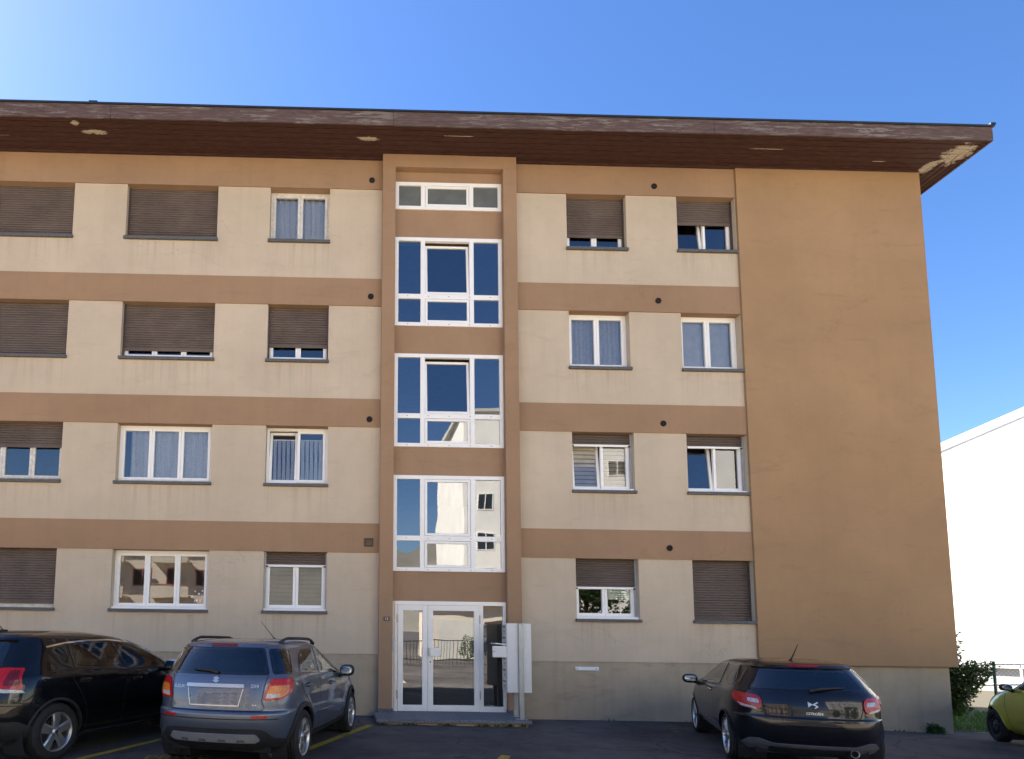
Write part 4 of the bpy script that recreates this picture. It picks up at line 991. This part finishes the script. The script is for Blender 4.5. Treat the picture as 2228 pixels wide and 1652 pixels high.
def black_car():
    C = thing('parked_car', 'glossy black crossover car with chrome window line at the edge of the yard', 'car')
    WB, RW, RA = 2.613, .345, .385
    S = Shell([(.24, -.55, 3.2, .74, .4, .5), (.30, -.66, 3.3, .84, .45, .6), (.38, -.73, 3.4, .885, .5, .7), (.5, -.78, 3.47, .91, .52, .75), (.62, -.80, 3.5, .922, .55, .8), (.72, -.80, 3.5, .926, .55, .8),
               (.85, -.78, 3.4, .924, .55, .8), (.95, -.755, 3.1, .915, .55, .8), (1.02, -.73, 2.8, .90, .54, .8), (1.08, -.70, 2.58, .872, .53, .7), (1.2, -.63, 2.30, .82, .5, .6), (1.33, -.545, 1.98, .76, .48, .6),
               (1.43, -.48, 1.68, .71, .45, .6), (1.485, -.44, 1.42, .67, .45, .55), (1.52, -.36, 1.18, .61, .45, .5), (1.548, -.18, .95, .50, .4, .4), (1.562, .08, .72, .30, .3, .3), (1.566, .25, .6, .08, .15, .15)],
              wheels=(0, WB), flare=.015, wr=RW)
    rear = rounded([(-.60, 1.14), (.60, 1.14), (.52, 1.43), (-.52, 1.43)], .05)
    q1 = rounded([(-.05, 1.355), (.215, 1.395), (.245, 1.11), (.11, 1.155)], .03)
    q2 = rounded([(.265, 1.40), (.60, 1.425), (.95, 1.43), (1.12, 1.055), (.285, 1.10)], .03)
    q3 = rounded([(1.01, 1.43), (1.35, 1.395), (1.72, 1.28), (2.02, 1.13), (2.12, 1.035), (1.20, 1.05)], .03)
    ws = rounded([(-.68, 1.12), (.68, 1.12), (.56, 1.43), (-.56, 1.43)], .05)
    b = body_mesh(S, [('rear', inset(rear, -.004))] + [('side', inset(q, -.004)) for q in (q1, q2, q3)] + [('front', inset(ws, -.004))], (0, WB), RA + .02, RW)
    smooth_by_angle(b.build('body', 'black_paint', C), 50)
    glass_set(C, S, 'rear', rear, 'privacy', .035, 'rear_window', both=False)
    for q in (q1, q2, q3): glass_set(C, S, 'side', q, 'carglass', .022, 'door_window')
    glass_set(C, S, 'front', ws, 'carglass', .04, 'windscreen', both=False)
    lp = rounded([(.50, .91), (.93, .885), (.87, 1.03), (.86, 1.125), (.60, 1.13), (.52, 1.06)], .03)
    for sg in (1, -1):
        mp = (lambda p: p) if sg == 1 else mirror_poly
        l_ = patch(S.rear, mp(lp), .014, .02).build('tail_lamp', 'lens_red', C, fix=False)
        patch(S.rear, mp(rounded([(.70, .93), (.90, .915), (.845, 1.02), (.825, 1.10), (.72, 1.10)], .03)), .017, .003).build('lamp_cover', 'lens_dark_red', l_, fix=False)
        patch(S.rear, mp(rounded([(.48, .855), (.96, .845), (.92, .88), (.48, .905)], .012)), .016, .02).build('reversing_lamp', 'lens_clear', l_, fix=False)
        fn = S.side(sg)
        ribbon(fn, [(-.07, 1.365), (.22, 1.41), (.60, 1.438), (.98, 1.443), (1.36, 1.408), (1.73, 1.295), (2.04, 1.145), (2.20, 1.0)], .018, .008).build('chrome_strip', 'chrome', C, fix=False)
        ribbon(fn, [(-.08, 1.35), (.09, 1.15), (.26, 1.09), (1.2, 1.04), (2.2, 1.02)], .012, .006).build('window_seal', 'cladding', C, fix=False)
        patch(fn, rounded([(.52, .225), (2.1, .225), (2.1, .275), (.52, .285)], .01), .02, .03).build('sill_trim', 'cladding', C, fix=False)
        ribbon(fn, [(.52, .285), (2.1, .275)], .014, .024).build('sill_strip', 'chrome', C, fix=False)
        patch(fn, rounded([(.54, .425), (2.05, .40), (2.05, .455), (.54, .475)], .025), .012, .012).build('side_moulding', 'black_paint', C, fix=False)
        ribbon(fn, [(1.16, 1.05), (1.14, .8), (1.10, .32)], .009).build('door_gap', 'seam', C, fix=False)
        ribbon(fn, [(.25, 1.10), (.24, .95), (.36, .78), (.46, .6), (.50, .32)], .009).build('door_gap', 'seam', C, fix=False)
        ribbon(fn, [(2.15, 1.02), (2.18, .8), (2.2, .35)], .009).build('door_gap', 'seam', C, fix=False)
        handle(C, S, sg, .42, .945, 'black_paint'); handle(C, S, sg, 1.36, .905, 'black_paint')
        mirror(C, 2.0, sg * 1.05, 1.075, sg, 'chrome', .09, .12, .085)
    patch(S.rear, rounded([(-.60, 1.438), (.60, 1.438), (.56, 1.49), (-.56, 1.49)], .015), .035, .05).build('spoiler', 'black_paint', C, fix=False)
    ribbon(S.rear, [(-.72, .70), (.72, .70)], .010, .002).build('tailgate_gap', 'seam', C, fix=False)
    ribbon(S.rear, [(1.14, .86), (1.06, .70), (.72, .70)], .009, .002).build('bumper_gap', 'seam', C, fix=False)
    ribbon(S.rear, [(-1.14, .86), (-1.06, .70), (-.72, .70)], .009, .002).build('bumper_gap', 'seam', C, fix=False)
    patch(S.rear, rounded([(-1.05, .25), (1.05, .25), (1.10, .42), (.9, .52), (-.9, .52), (-1.10, .42)], .04), .008, .02).build('lower_bumper', 'cladding', C, fix=False)
    MB().blob((-.10, .0, 1.56), (.07, .02, .016)).build('antenna_base', 'cladding', C, smooth=True)
    MB().tube([(-.10, 0, 1.565), (-.26, 0, 1.72)], [.007, .003], 6).build('antenna', 'cladding', C)
    arch_trim(C, S, (0, WB), RW, RA - .004, RA + .026, 'cladding', .008)
    wells(C, (0, WB), RA + .03, RW, .48, .84)
    for wx in (0, WB):
        for sg in (1, -1): wheel(C, wx, sg * .805, sg, RW, .238, .215, 'five')
    seats(C, .70, 1.15, .2, 0, .66); MB().blob((2.0, 0, .95), (.25, .75, .10), .5).build('dashboard', 'seat', C, smooth=True)
    MB().box(-.5, 3.0, -.62, .62, .24, .34).build('floor_pan', 'well', C)
    return C
place(black_car(), -4.30, -4.02, 66.5)

def dark_hatchback():
    C = thing('parked_car', 'dark three-door hatchback with red tail lamps parked before the blank tan wall', 'car')
    WB, RW, RA = 2.464, .31, .345
    S = Shell([(.19, -.48, 2.95, .68, .4, .5), (.25, -.59, 3.05, .77, .45, .6), (.34, -.675, 3.12, .83, .5, .7), (.46, -.722, 3.16, .858, .52, .8), (.58, -.738, 3.17, .868, .55, .8), (.65, -.735, 3.15, .87, .55, .8),
               (.675, -.712, 3.14, .87, .54, .8), (.80, -.70, 3.02, .868, .52, .8), (.90, -.672, 2.75, .856, .5, .8), (.96, -.645, 2.4, .838, .49, .7), (1.0, -.615, 2.15, .812, .48, .6), (1.08, -.555, 1.95, .768, .47, .55),
               (1.18, -.462, 1.7, .71, .46, .5), (1.25, -.385, 1.5, .668, .45, .45), (1.285, -.33, 1.35, .638, .44, .42), (1.318, -.22, 1.15, .58, .44, .4), (1.343, -.03, .95, .48, .42, .4), (1.357, .2, .75, .3, .3, .3), (1.362, .35, .6, .1, .15, .15)],
              wheels=(0, WB), flare=.016, wr=RW)
    rear = rounded([(-.64, 1.0), (.64, 1.0), (.50, 1.245), (-.50, 1.245)], .05)
    dg = rounded([(.44, .985), (1.62, .93), (1.36, 1.10), (1.05, 1.255), (.62, 1.275)], .035)
    qg = rounded([(.53, 1.275), (.0, 1.27), (-.20, 1.245), (-.32, 1.035), (.10, 1.0), (.30, 1.06), (.44, 1.16)], .03)
    ws = rounded([(-.62, 1.02), (.62, 1.02), (.50, 1.26), (-.50, 1.26)], .05)
    b = body_mesh(S, [('rear', inset(rear, -.004)), ('side', inset(dg, -.004)), ('side', inset(qg, -.004)), ('front', inset(ws, -.004))], (0, WB), RA + .015, RW)
    smooth_by_angle(b.build('body', 'ds_paint', C), 50)
    glass_set(C, S, 'rear', rear, 'privacy', .03, 'rear_window', both=False); glass_set(C, S, 'side', dg, 'carglass', .022, 'door_window')
    glass_set(C, S, 'side', qg, 'privacy', .022, 'quarter_window'); glass_set(C, S, 'front', ws, 'carglass', .04, 'windscreen', both=False)
    lp = rounded([(.555, .775), (.59, .735), (.80, .765), (.93, .86), (.945, .93), (.87, .945), (.585, .915), (.545, .86)], .03)
    for sg in (1, -1):
        mp = (lambda p: p) if sg == 1 else mirror_poly
        l_ = patch(S.rear, mp(lp), .014, .02).build('tail_lamp', 'lens_red', C, fix=False)
        patch(S.rear, mp(rounded([(.575, .818), (.70, .828), (.71, .875), (.585, .868)], .016)), .018, .004).build('reversing_lamp', 'lens_clear', l_, fix=False)
        patch(S.rear, mp(rounded([(.60, .742), (.79, .772), (.85, .815), (.62, .768)], .01)), .017, .004).build('lamp_strip', 'lens_clear', l_, fix=False)
        fn = S.side(sg)
        ribbon(fn, [(.55, 1.29), (.42, .98), (.66, .86), (.72, .6), (.68, .28)], .009).build('door_gap', 'seam', C, fix=False)
        ribbon(fn, [(1.62, .93), (1.72, .7), (1.74, .30)], .009).build('door_gap', 'seam', C, fix=False)
        ribbon(fn, [(1.75, .905), (.40, .972)], .016, .007).build('window_strip', 'grey_plastic', C, fix=False)
        patch(fn, rounded([(.50, .31), (1.72, .33), (1.68, .40), (.62, .42), (.46, .37)], .03), .012, .015).build('side_moulding', 'grey_plastic', C, fix=False)
        handle(C, S, sg, .86, .865, 'chrome')
        mirror(C, 1.78, sg * 1.0, .955, sg, 'ds_paint', .085, .115, .075)
    if True:
        cx, cz = -.12, .83; ribbon(S.side(1), arc_pts(cx + .02, cz, .075, 0, 360, 24), .006).build('fuel_flap', 'seam', C, fix=False)
    ribbon(S.rear, [(-.66, .995), (-.55, .93), (-.535, .76), (-.50, .68), (-.42, .660), (.42, .660), (.50, .68), (.535, .76), (.55, .93), (.66, .995)], .009, .002).build('tailgate_gap', 'seam', C, fix=False)
    patch(S.rear, rounded([(-.17, 1.262), (.17, 1.262), (.165, 1.28), (-.165, 1.28)], .005), .030, .01).build('brake_light', 'lens_red', C, fix=False)
    patch(S.rear, rounded([(-.60, 1.25), (.60, 1.25), (.54, 1.30), (-.54, 1.30)], .012), .026, .045).build('spoiler', 'ds_paint', C, fix=False)
    e1 = patch(S.rear, [(.062, .865), (.062, .80), (.012, .834)], .006, .005).build('emblem', 'silver', C, fix=False)
    patch(S.rear, [(.012, .838), (-.040, .868), (-.046, .856), (-.012, .834), (-.048, .812), (-.010, .785), (-.004, .794), (-.028, .811), (.012, .830)], .006, .005).build('emblem', 'silver', C, fix=False)
    text('lettering', 'CITROËN', .042, 'silver', C, on_rear(S, 0, .722), .002, bold=.0012)
    patch(S.rear, rounded([(-.30, .50), (.30, .50), (.31, .60), (-.31, .60)], .02), .0015, .002).build('plate_recess', 'ds_paint', C, fix=False)
    wp = [surf(S.rear, s_, z_, o_) for s_, z_, o_ in ((.02, .975, .03), (-.10, 1.005, .035), (-.36, 1.03, .022))]
    MB().tube(wp, [.02, .016, .007], 8).build('wiper', 'cladding', C, smooth=True)
    patch(S.rear, rounded([(-.80, .235), (.80, .235), (.84, .30), (.72, .375), (.60, .385), (.45, .335), (-.45, .335), (-.60, .385), (-.72, .375), (-.84, .30)], .03), .012, .02).build('diffuser', 'grey_plastic', C, fix=False)
    patch(S.rear, rounded([(-.50, .20), (.50, .20), (.48, .30), (-.48, .30)], .02), .020, .03).build('lower_bumper', 'cladding', C, fix=False)
    x = MB().lathe([(.040, 0), (.043, -.06), (.046, -.065), (.041, -.066), (.036, -.0)], 24, (-.63, -.40, .262), 'x', True).build('exhaust_pipe', 'tip', C, smooth=True)
    arch_trim(C, S, (0, WB), RW, RA - .002, RA + .022, 'ds_paint', .010)
    pa = (.02, .03, 1.345); MB().blob(pa, (.035, .022, .02)).build('antenna_base', 'cladding', C, smooth=True)
    MB().tube([pa, (-.10, -.03, 1.56)], [.009, .004], 6).build('antenna', 'cladding', C)
    wells(C, (0, WB), RA + .03, RW, .45, .78)
    for wx in (0, WB):
        for sg in (1, -1): wheel(C, wx, sg * .745, sg, RW, .245, .20, 'multi')
    seats(C, .52, 1.0, .1, 0, .62); MB().blob((1.72, 0, .83), (.22, .7, .10), .5).build('dashboard', 'seat', C, smooth=True)
    MB().lathe([(.17, -.012), (.185, 0), (.17, .012), (.155, 0)], 24, (1.45, .36, .92), 'x', close=True).build('steering_wheel', 'seat', C, smooth=True)
    MB().box(-.5, 2.8, -.6, .6, .19, .28).build('floor_pan', 'well', C)
    return C
place(dark_hatchback(), 6.08, -3.82, 70)

def lime_car():
    C = thing('parked_car', 'small lime green car with black steel wheels beyond the corner of the building', 'car')
    WB, RW, RA = 2.3, .29, .33
    S = Shell([(.20, -.40, 2.75, .66, .4, .6), (.28, -.50, 2.88, .74, .45, .7), (.40, -.55, 2.95, .79, .5, .75), (.55, -.57, 2.97, .81, .5, .8), (.68, -.57, 2.94, .815, .5, .8), (.80, -.56, 2.82, .81, .5, .8),
               (.88, -.55, 2.62, .80, .5, .75), (.95, -.53, 2.30, .785, .48, .7), (1.0, -.50, 2.08, .765, .46, .6), (1.15, -.42, 1.80, .71, .44, .55), (1.32, -.30, 1.42, .64, .42, .5), (1.40, -.2, 1.15, .59, .4, .45),
               (1.44, -.05, .95, .50, .4, .4), (1.465, .15, .75, .3, .3, .3), (1.47, .3, .6, .08, .15, .15)], wheels=(0, WB), flare=.025, wr=RW)
    dg = rounded([(.50, 1.0), (1.72, .985), (1.50, 1.16), (1.22, 1.34), (.58, 1.36)], .04); qg = rounded([(.42, 1.0), (.50, 1.35), (.10, 1.33), (-.05, 1.03)], .04)
    ws = rounded([(-.60, 1.03), (.60, 1.03), (.50, 1.36), (-.50, 1.36)], .05)
    b = body_mesh(S, [('side', inset(dg, -.004)), ('side', inset(qg, -.004)), ('front', inset(ws, -.004))], (0, WB), RA + .012, RW)
    smooth_by_angle(b.build('body', 'lime_paint', C), 50)
    glass_set(C, S, 'side', dg, 'carglass', .02, 'door_window'); glass_set(C, S, 'side', qg, 'privacy', .02, 'quarter_window'); glass_set(C, S, 'front', ws, 'carglass', .04, 'windscreen', both=False)
    arch_trim(C, S, (0, WB), RW, RA - .002, RA + .02, 'lime_paint', .010)
    for sg in (1, -1):
        fn = S.front; mp = (lambda p: p) if sg == 1 else mirror_poly
        patch(fn, mp([(.62 + .10 * math.cos(t), .70 + .10 * math.sin(t)) for t in np.linspace(0, 2 * math.pi, 24)[:-1]]), .012, .02).build('headlamp', 'lens_clear', C, fix=False)
        ribbon(S.side(sg), [(1.86, .98), (1.88, .7), (1.80, .3)], .009).build('door_gap', 'seam', C, fix=False)
        ribbon(S.side(sg), [(2.02, .965), (2.45, .90), (2.8, .78)], .008).build('bonnet_gap', 'seam', C, fix=False)
        patch(S.side(sg), rounded([(2.62, .60), (2.70, .60), (2.70, .63), (2.62, .63)], .01), .006, .006).build('side_indicator', 'lens_amber', C, fix=False)
        mirror(C, 1.62, sg * .90, 1.01, sg, 'lens_dark_red', .07, .085, .06); handle(C, S, sg, .72, .86, 'chrome')
    patch(S.front, rounded([(-.72, .25), (.72, .25), (.74, .36), (-.74, .36)], .03), .012, .02).build('lower_grille', 'cladding', C, fix=False)
    wells(C, (0, WB), RA + .02, RW, .42, .74)
    for wx in (0, WB):
        for sg in (1, -1): wheel(C, wx, sg * .70, sg, RW, .19, .18, 'steel')
    seats(C, .55, 1.0, .1, 0, .62); MB().box(-.4, 2.6, -.55, .55, .2, .29).build('floor_pan', 'well', C)
    return C
place(lime_car(), 11.70, -3.22, 68)

# ------------------------------------------------------------------ right-hand background
def gable_house():
    x0, y0 = 26.4, 15.0; th = R(-52); dx, dy = math.cos(th), math.sin(th); L = 16; D_ = 9
    P = lambda s, d, z: (x0 + dx * s - dy * d * 1, y0 + dy * s + dx * d, z)
    W_ = thing('white_house', 'sunlit blank white house wall with rising roof verge beyond the building corner', 'building')
    zb, zt = .315, 9.75; k = .36
    b = MB(); F = lambda s: zt + k * s
    b.add([P(0, 0, zb), P(L, 0, zb), P(L, 0, F(L)), P(0, 0, F(0)), P(0, D_, zb), P(L, D_, zb), P(L, D_, F(L)), P(0, D_, F(0))], [(0, 1, 2, 3), (5, 4, 7, 6), (4, 0, 3, 7), (1, 5, 6, 2), (3, 2, 6, 7)])
    b.build('wall', 'whitewall', W_)
    b = MB().add([P(s, d, z) for s in (.0, L) for d in (.12, D_) for z in (-2, zb)], [(0, 1, 3, 2), (4, 6, 7, 5), (0, 4, 5, 1), (2, 3, 7, 6), (1, 5, 7, 3), (0, 2, 6, 4)]).build('plinth', 'greywall', W_)
    b = MB(); vs = []
    for s in (-.25, L + .2):
        for d in (-.03, D_ + .2):
            for q in (0.0, .36): vs.append(P(s, d, F(s) + q))
    b.add(vs, [(0, 1, 3, 2), (4, 6, 7, 5), (0, 4, 5, 1), (2, 3, 7, 6), (1, 5, 7, 3), (0, 2, 6, 4)]); b.build('roof', 'whitewall', W_)
gable_house()
# dark grassy strip, shrub, fence, railing
def blades(name, m, pts, h, wd, seed=1):
    rr = random.Random(seed); b = MB()
    for (x, y, z) in pts:
        a = rr.random() * 6.3; hh = h * rr.uniform(.5, 1.2); lx, ly = rr.gauss(0, .3) * hh, rr.gauss(0, .3) * hh; ww = wd * rr.uniform(.6, 1.3); c, s_ = math.cos(a) * ww, math.sin(a) * ww
        b.add([(x - c, y - s_, z), (x + c, y + s_, z), (x + lx * .5 + c * .6, y + ly * .5 + s_ * .6, z + hh * .6), (x + lx, y + ly, z + hh), (x + lx * .5 - c * .6, y + ly * .5 - s_ * .6, z + hh * .6)], [(0, 1, 2, 3, 4)])
    return b.build(name, m, fix=False)
rr = random.Random(3); pts = []
for i in range(9000):
    x = 12.3 + rr.random() ** 1.3 * 9; y = .6 + rr.random() * 4.5; pts.append((x, y, gz(x) + .004))
tag(blades('grass', 'grass', pts, .10, .008), 'strip of short green grass beside the building corner', 'grass', kind='stuff')
kb = MB().box(0, 8, 0, .10, -.3, .03).build('kerb', 'granite'); kb.location = (12.3, .46, gz(13.2)); kb.rotation_euler = (0, R(1.8), 0); tag(kb, kind='structure')
def leaf_cloud(b, c, rad, n, size, rr, flat=.0):
    for _ in range(n):
        while True:
            p = Vector((rr.uniform(-1, 1), rr.uniform(-1, 1), rr.uniform(-1, 1)))
            if p.length < 1 and rr.random() < .25 + .75 * p.length: break
        p = Vector((c[0] + p.x * rad[0], c[1] + p.y * rad[1], c[2] + p.z * rad[2]))
        d = Vector((rr.gauss(0, 1), rr.gauss(0, 1), rr.gauss(0, .7) + .2)).normalized(); s_ = d.cross(Vector((rr.gauss(0, 1), rr.gauss(0, 1), rr.gauss(0, 1)))).normalized()
        L = size * rr.uniform(.6, 1.3); ww = L * .28; n_ = d.cross(s_)
        b.add([p, p + d * L * .45 + s_ * ww + n_ * ww * .3, p + d * L, p + d * L * .45 - s_ * ww + n_ * ww * .3], [(0, 1, 2), (0, 2, 3)])
def shrub(x, y, h, label, seed, m='leaf', w_=1.0, name='shrub', leaf=.07, n=5200):
    rr = random.Random(seed); T_ = thing(name, label, 'shrub', (x, y, gz(x)))
    st = MB(); cr = MB()
    for i in range(16):
        a = rr.random() * 6.3; q = rr.uniform(.1, .9) * w_ * .55; z = h * rr.uniform(.62, 1.08); p = [(0.1 * math.cos(a), .1 * math.sin(a), 0), (q * .5 * math.cos(a), q * .5 * math.sin(a), z * .5), (q * math.cos(a + .2), q * math.sin(a + .2), z)]
        st.tube(p, [.014, .009, .003], 5)
        for t in np.linspace(.25, 1, 8):
            c = Vector(p[1]).lerp(Vector(p[2]), (t - .5) * 2) if t > .5 else Vector(p[0]).lerp(Vector(p[1]), t * 2)
            leaf_cloud(cr, c, (.20 * w_, .20 * w_, .17), n // 128, leaf, rr)
    st.build('stem', 'bark', T_); tag(cr.build('crown', m, T_, fix=False)); return T_
shrub(13.75, 2.3, 1.95, 'dense dark green shrub growing at the building corner', 5, w_=1.5, n=22000)
shrub(15.3, 4.4, 1.25, 'low green bush behind the lime car at the foot of the fence', 8, w_=1.5, n=6000)
WD = thing('weed', 'small green weed growing at the foot of the tan end wall', 'plant', (11.42, -.03, gz(11.42)))
cr = MB(); leaf_cloud(cr, (0, -.03, .07), (.17, .08, .09), 130, .085, random.Random(4)); cr.build('leaves', 'leaf2', WD, fix=False)
FN = thing('wire_fence', 'green wire mesh fence with a slanted post brace behind the shrub', 'fence', (16.7, 3.9, gz(16.7)))
a, c = Vector((0, 0)), Vector((7, -4.2)); dv = (c - a).normalized()
for t in (0, 2.6, 5.2): MB().tube([(dv.x * t, dv.y * t, -.2), (dv.x * t, dv.y * t, 1.42)], .032, 10).build('fence_post', 'green_metal', FN, smooth=True)
MB().tube([(0, 0, 1.15), (-1.55, -.15, .02)], .024, 8).build('brace', 'green_metal', FN, smooth=True)
b = MB(); n = 70
for k in range(-16, n):
    for s_ in (1, -1):
        t0 = k * .085; t1 = t0 + 1.3 * .8; z0, z1 = (.05, 1.35) if s_ == 1 else (1.35, .05)
        lo, hi = 0.0, 5.6
        if t1 < lo or t0 > hi: continue
        u0 = max(lo, t0); u1 = min(hi, t1); za = z0 + (z1 - z0) * (u0 - t0) / (t1 - t0); zb_ = z0 + (z1 - z0) * (u1 - t0) / (t1 - t0)
        b.tube([(dv.x * u0, dv.y * u0, za), (dv.x * u1, dv.y * u1, zb_)], .0022, 3, False)
tag(b.build('wire_mesh', 'wire', FN, fix=False), kind='stuff')
RL = thing('ramp_railing', 'white painted pipe railing running in front of the white house', 'railing', (19, 7.0, gz(19)))
for z in (.62, 1.22): MB().tube([(-2.6, .4, z - .10), (9, -2.2, z + .42)], .035, 10).build('rail', 'rail_white', RL, smooth=True)
for t in (0.0, .33, .66, 1): MB().tube([(-2.6 + 11.6 * t, .4 - 2.6 * t, -.6), (-2.6 + 11.6 * t, .4 - 2.6 * t, 1.13 + .52 * t)], .03, 8).build('rail_post', 'rail_white', RL, smooth=True)
# moss under the doorstep edge
rr = random.Random(9); pts = [(rr.uniform(.66, 3.25), -1.07 - rr.random() * .05, gz(2) + .0) for _ in range(240)]
pts = [p for p in pts if noise.noise(Vector((p[0] * 3, 0, 0))) > .0]
tag(blades('moss', 'moss', pts, .05, .012, 2), 'green moss and seedlings along the foot of the doorstep', 'moss', kind='stuff')
rr = random.Random(19); pts = []
for _ in range(420):
    x = rr.uniform(3.5, 11.7) if rr.random() < .75 else rr.uniform(-6, .6); y = (.0 if x < 8.06 else .015) - abs(rr.gauss(0, .025))
    if noise.noise(Vector((x * 1.7, 4, 0))) > .12: pts.append((x, y, gz(x)))
tag(blades('weeds', 'moss', pts, .05, .008, 5), 'sparse seedlings along the foot of the grey plinth', 'weeds', kind='stuff')
RG = thing('street_railing', 'black metal bar railing across the street, mirrored in the entrance door', 'railing', (2.0, -18.5, gz(2)))
for z in (.25, 1.05): MB().box(0, 6.2, -.02, .02, z, z + .04).build('rail', 'darkmetal', RG)
for i in range(42): MB().box(i * .15, i * .15 + .02, -.012, .012, .04, 1.05).build('bar', 'darkmetal', RG)
# ------------------------------------------------------------------ across the street: what the panes reflect
def block(name, label, x0, x1, y0, depth, h, m, nx, nz, trim=None, zb=-1.0, ww=1.5, wh=1.3, roof=None):
    T_ = thing(name, label, 'building', ((x0 + x1) / 2, y0, 0)); w2 = (x1 - x0) / 2
    MB().box(-w2, w2, -depth, 0, zb, h).build('wall', m, T_)
    for i in range(nx):
        for j in range(nz):
            cx = -w2 + (i + .5) * (2 * w2 / nx); cz = 1.9 + j * 2.75
            f = MB().box(cx - ww / 2, cx + ww / 2, -.05, .03, cz, cz + wh).build('window', 'pvc' if not trim else trim, T_)
            MB().box(cx - ww / 2 + .08, cx - .04, .031, .036, cz + .08, cz + wh - .08).build('pane', 'farwin', f); MB().box(cx + .04, cx + ww / 2 - .08, .031, .036, cz + .08, cz + wh - .08).build('pane', 'farwin', f)
            if trim and i % 2 == 0: 
                bl = MB().box(cx - 1.5, cx + 1.5, .03, 1.2, cz - 1.05, cz - .9).box(cx - 1.5, cx + 1.5, 1.1, 1.2, cz - .9, cz - .1).build('balcony', m, T_)
                MB().box(cx - 1.52, cx + 1.52, 1.08, 1.22, cz - .1, cz - .02).build('handrail', trim, bl)
    MB().box(-w2 - .3, w2 + .3, -depth - .3, .3, h, h + .25).build('roof', roof or 'greywall', T_); return T_
block('white_apartment_block', 'tall white apartment block across the street, mirrored in the stairwell panes', 8.5, 38, -33, 12, 17.5, 'whitewall', 9, 5, ww=1.3)
block('balcony_apartment_block', 'beige apartment block with red trimmed balconies, mirrored in the lower left window', -38, -7, -36, 12, 12.5, 'pinkwall', 13, 4, 'redtrim', ww=1.2)
GB = block('garage_building', 'low beige garage building across the street, mirrored in the entrance door', 5.2, 10.8, -27, 5, 3.0, 'pinkwall', 0, 0, zb=-1)
for gx_ in (-2.2, .6): MB().box(gx_, gx_ + 2.3, -.05, .02, -.2, 2.2).build('garage_door', 'greywall' if gx_ < 0 else 'rail_brown', GB)
def tree(x, y, h, label, seed, n=9000):
    rr = random.Random(seed); T_ = thing('tree', label, 'tree', (x, y, gz(x))); tk = MB().tube([(0, 0, -.3), (.05, 0, h * .3), (-.05, .1, h * .6), (.1, 0, h * .9)], [.16, .12, .08, .02], 8); cr = MB()
    for i in range(22):
        a = rr.random() * 6.3; q = rr.uniform(.2, .9) * h * .3; z = h * rr.uniform(.22, .95); p = Vector((q * math.cos(a), q * math.sin(a), z)); tk.tube([(0, 0, z * .75), p], [.04, .01], 5); leaf_cloud(cr, p, (h * .14, h * .14, h * .11), n // 22, .16, rr)
    tk.build('trunk', 'bark', T_); cr.build('crown', 'leaf2', T_, fix=False)
tree(12.5, -20, 5.5, 'leafy green tree across the street, mirrored in the window with the notice', 21)
tree(15.6, -20.5, 6.0, 'tall leafy tree across the street in front of the white block', 22)
tree(-20, -24, 5.5, 'round leafy tree across the street before the balcony block', 23)
b = MB(); rr = random.Random(31)
for i in range(26): leaf_cloud(b, (7.0 + i * .55, -24.2, .55), (.45, .4, .75), 420, .13, rr)
tag(b.build('hedge', 'leaf2', fix=False), 'long green hedge across the street', 'hedge')
n = 60; b = MB(); vs = []
for i in range(n + 1):
    for j in range(5):
        x = -1600 + 3200 * i / n; t = j / 4; z = -20 + t * (230 + 170 * noise.fractal(Vector((x * .0021, 3, 0)), 1, 2, 5)) ; vs.append((x, -900 - 700 * t + 120 * noise.noise(Vector((x * .006, t * 3, 1))), z))
b.add(vs, [(i * 5 + j, (i + 1) * 5 + j, (i + 1) * 5 + j + 1, i * 5 + j + 1) for i in range(n) for j in range(4)])
tag(b.build('mountain', 'rock', smooth=True, fix=False), kind='structure')
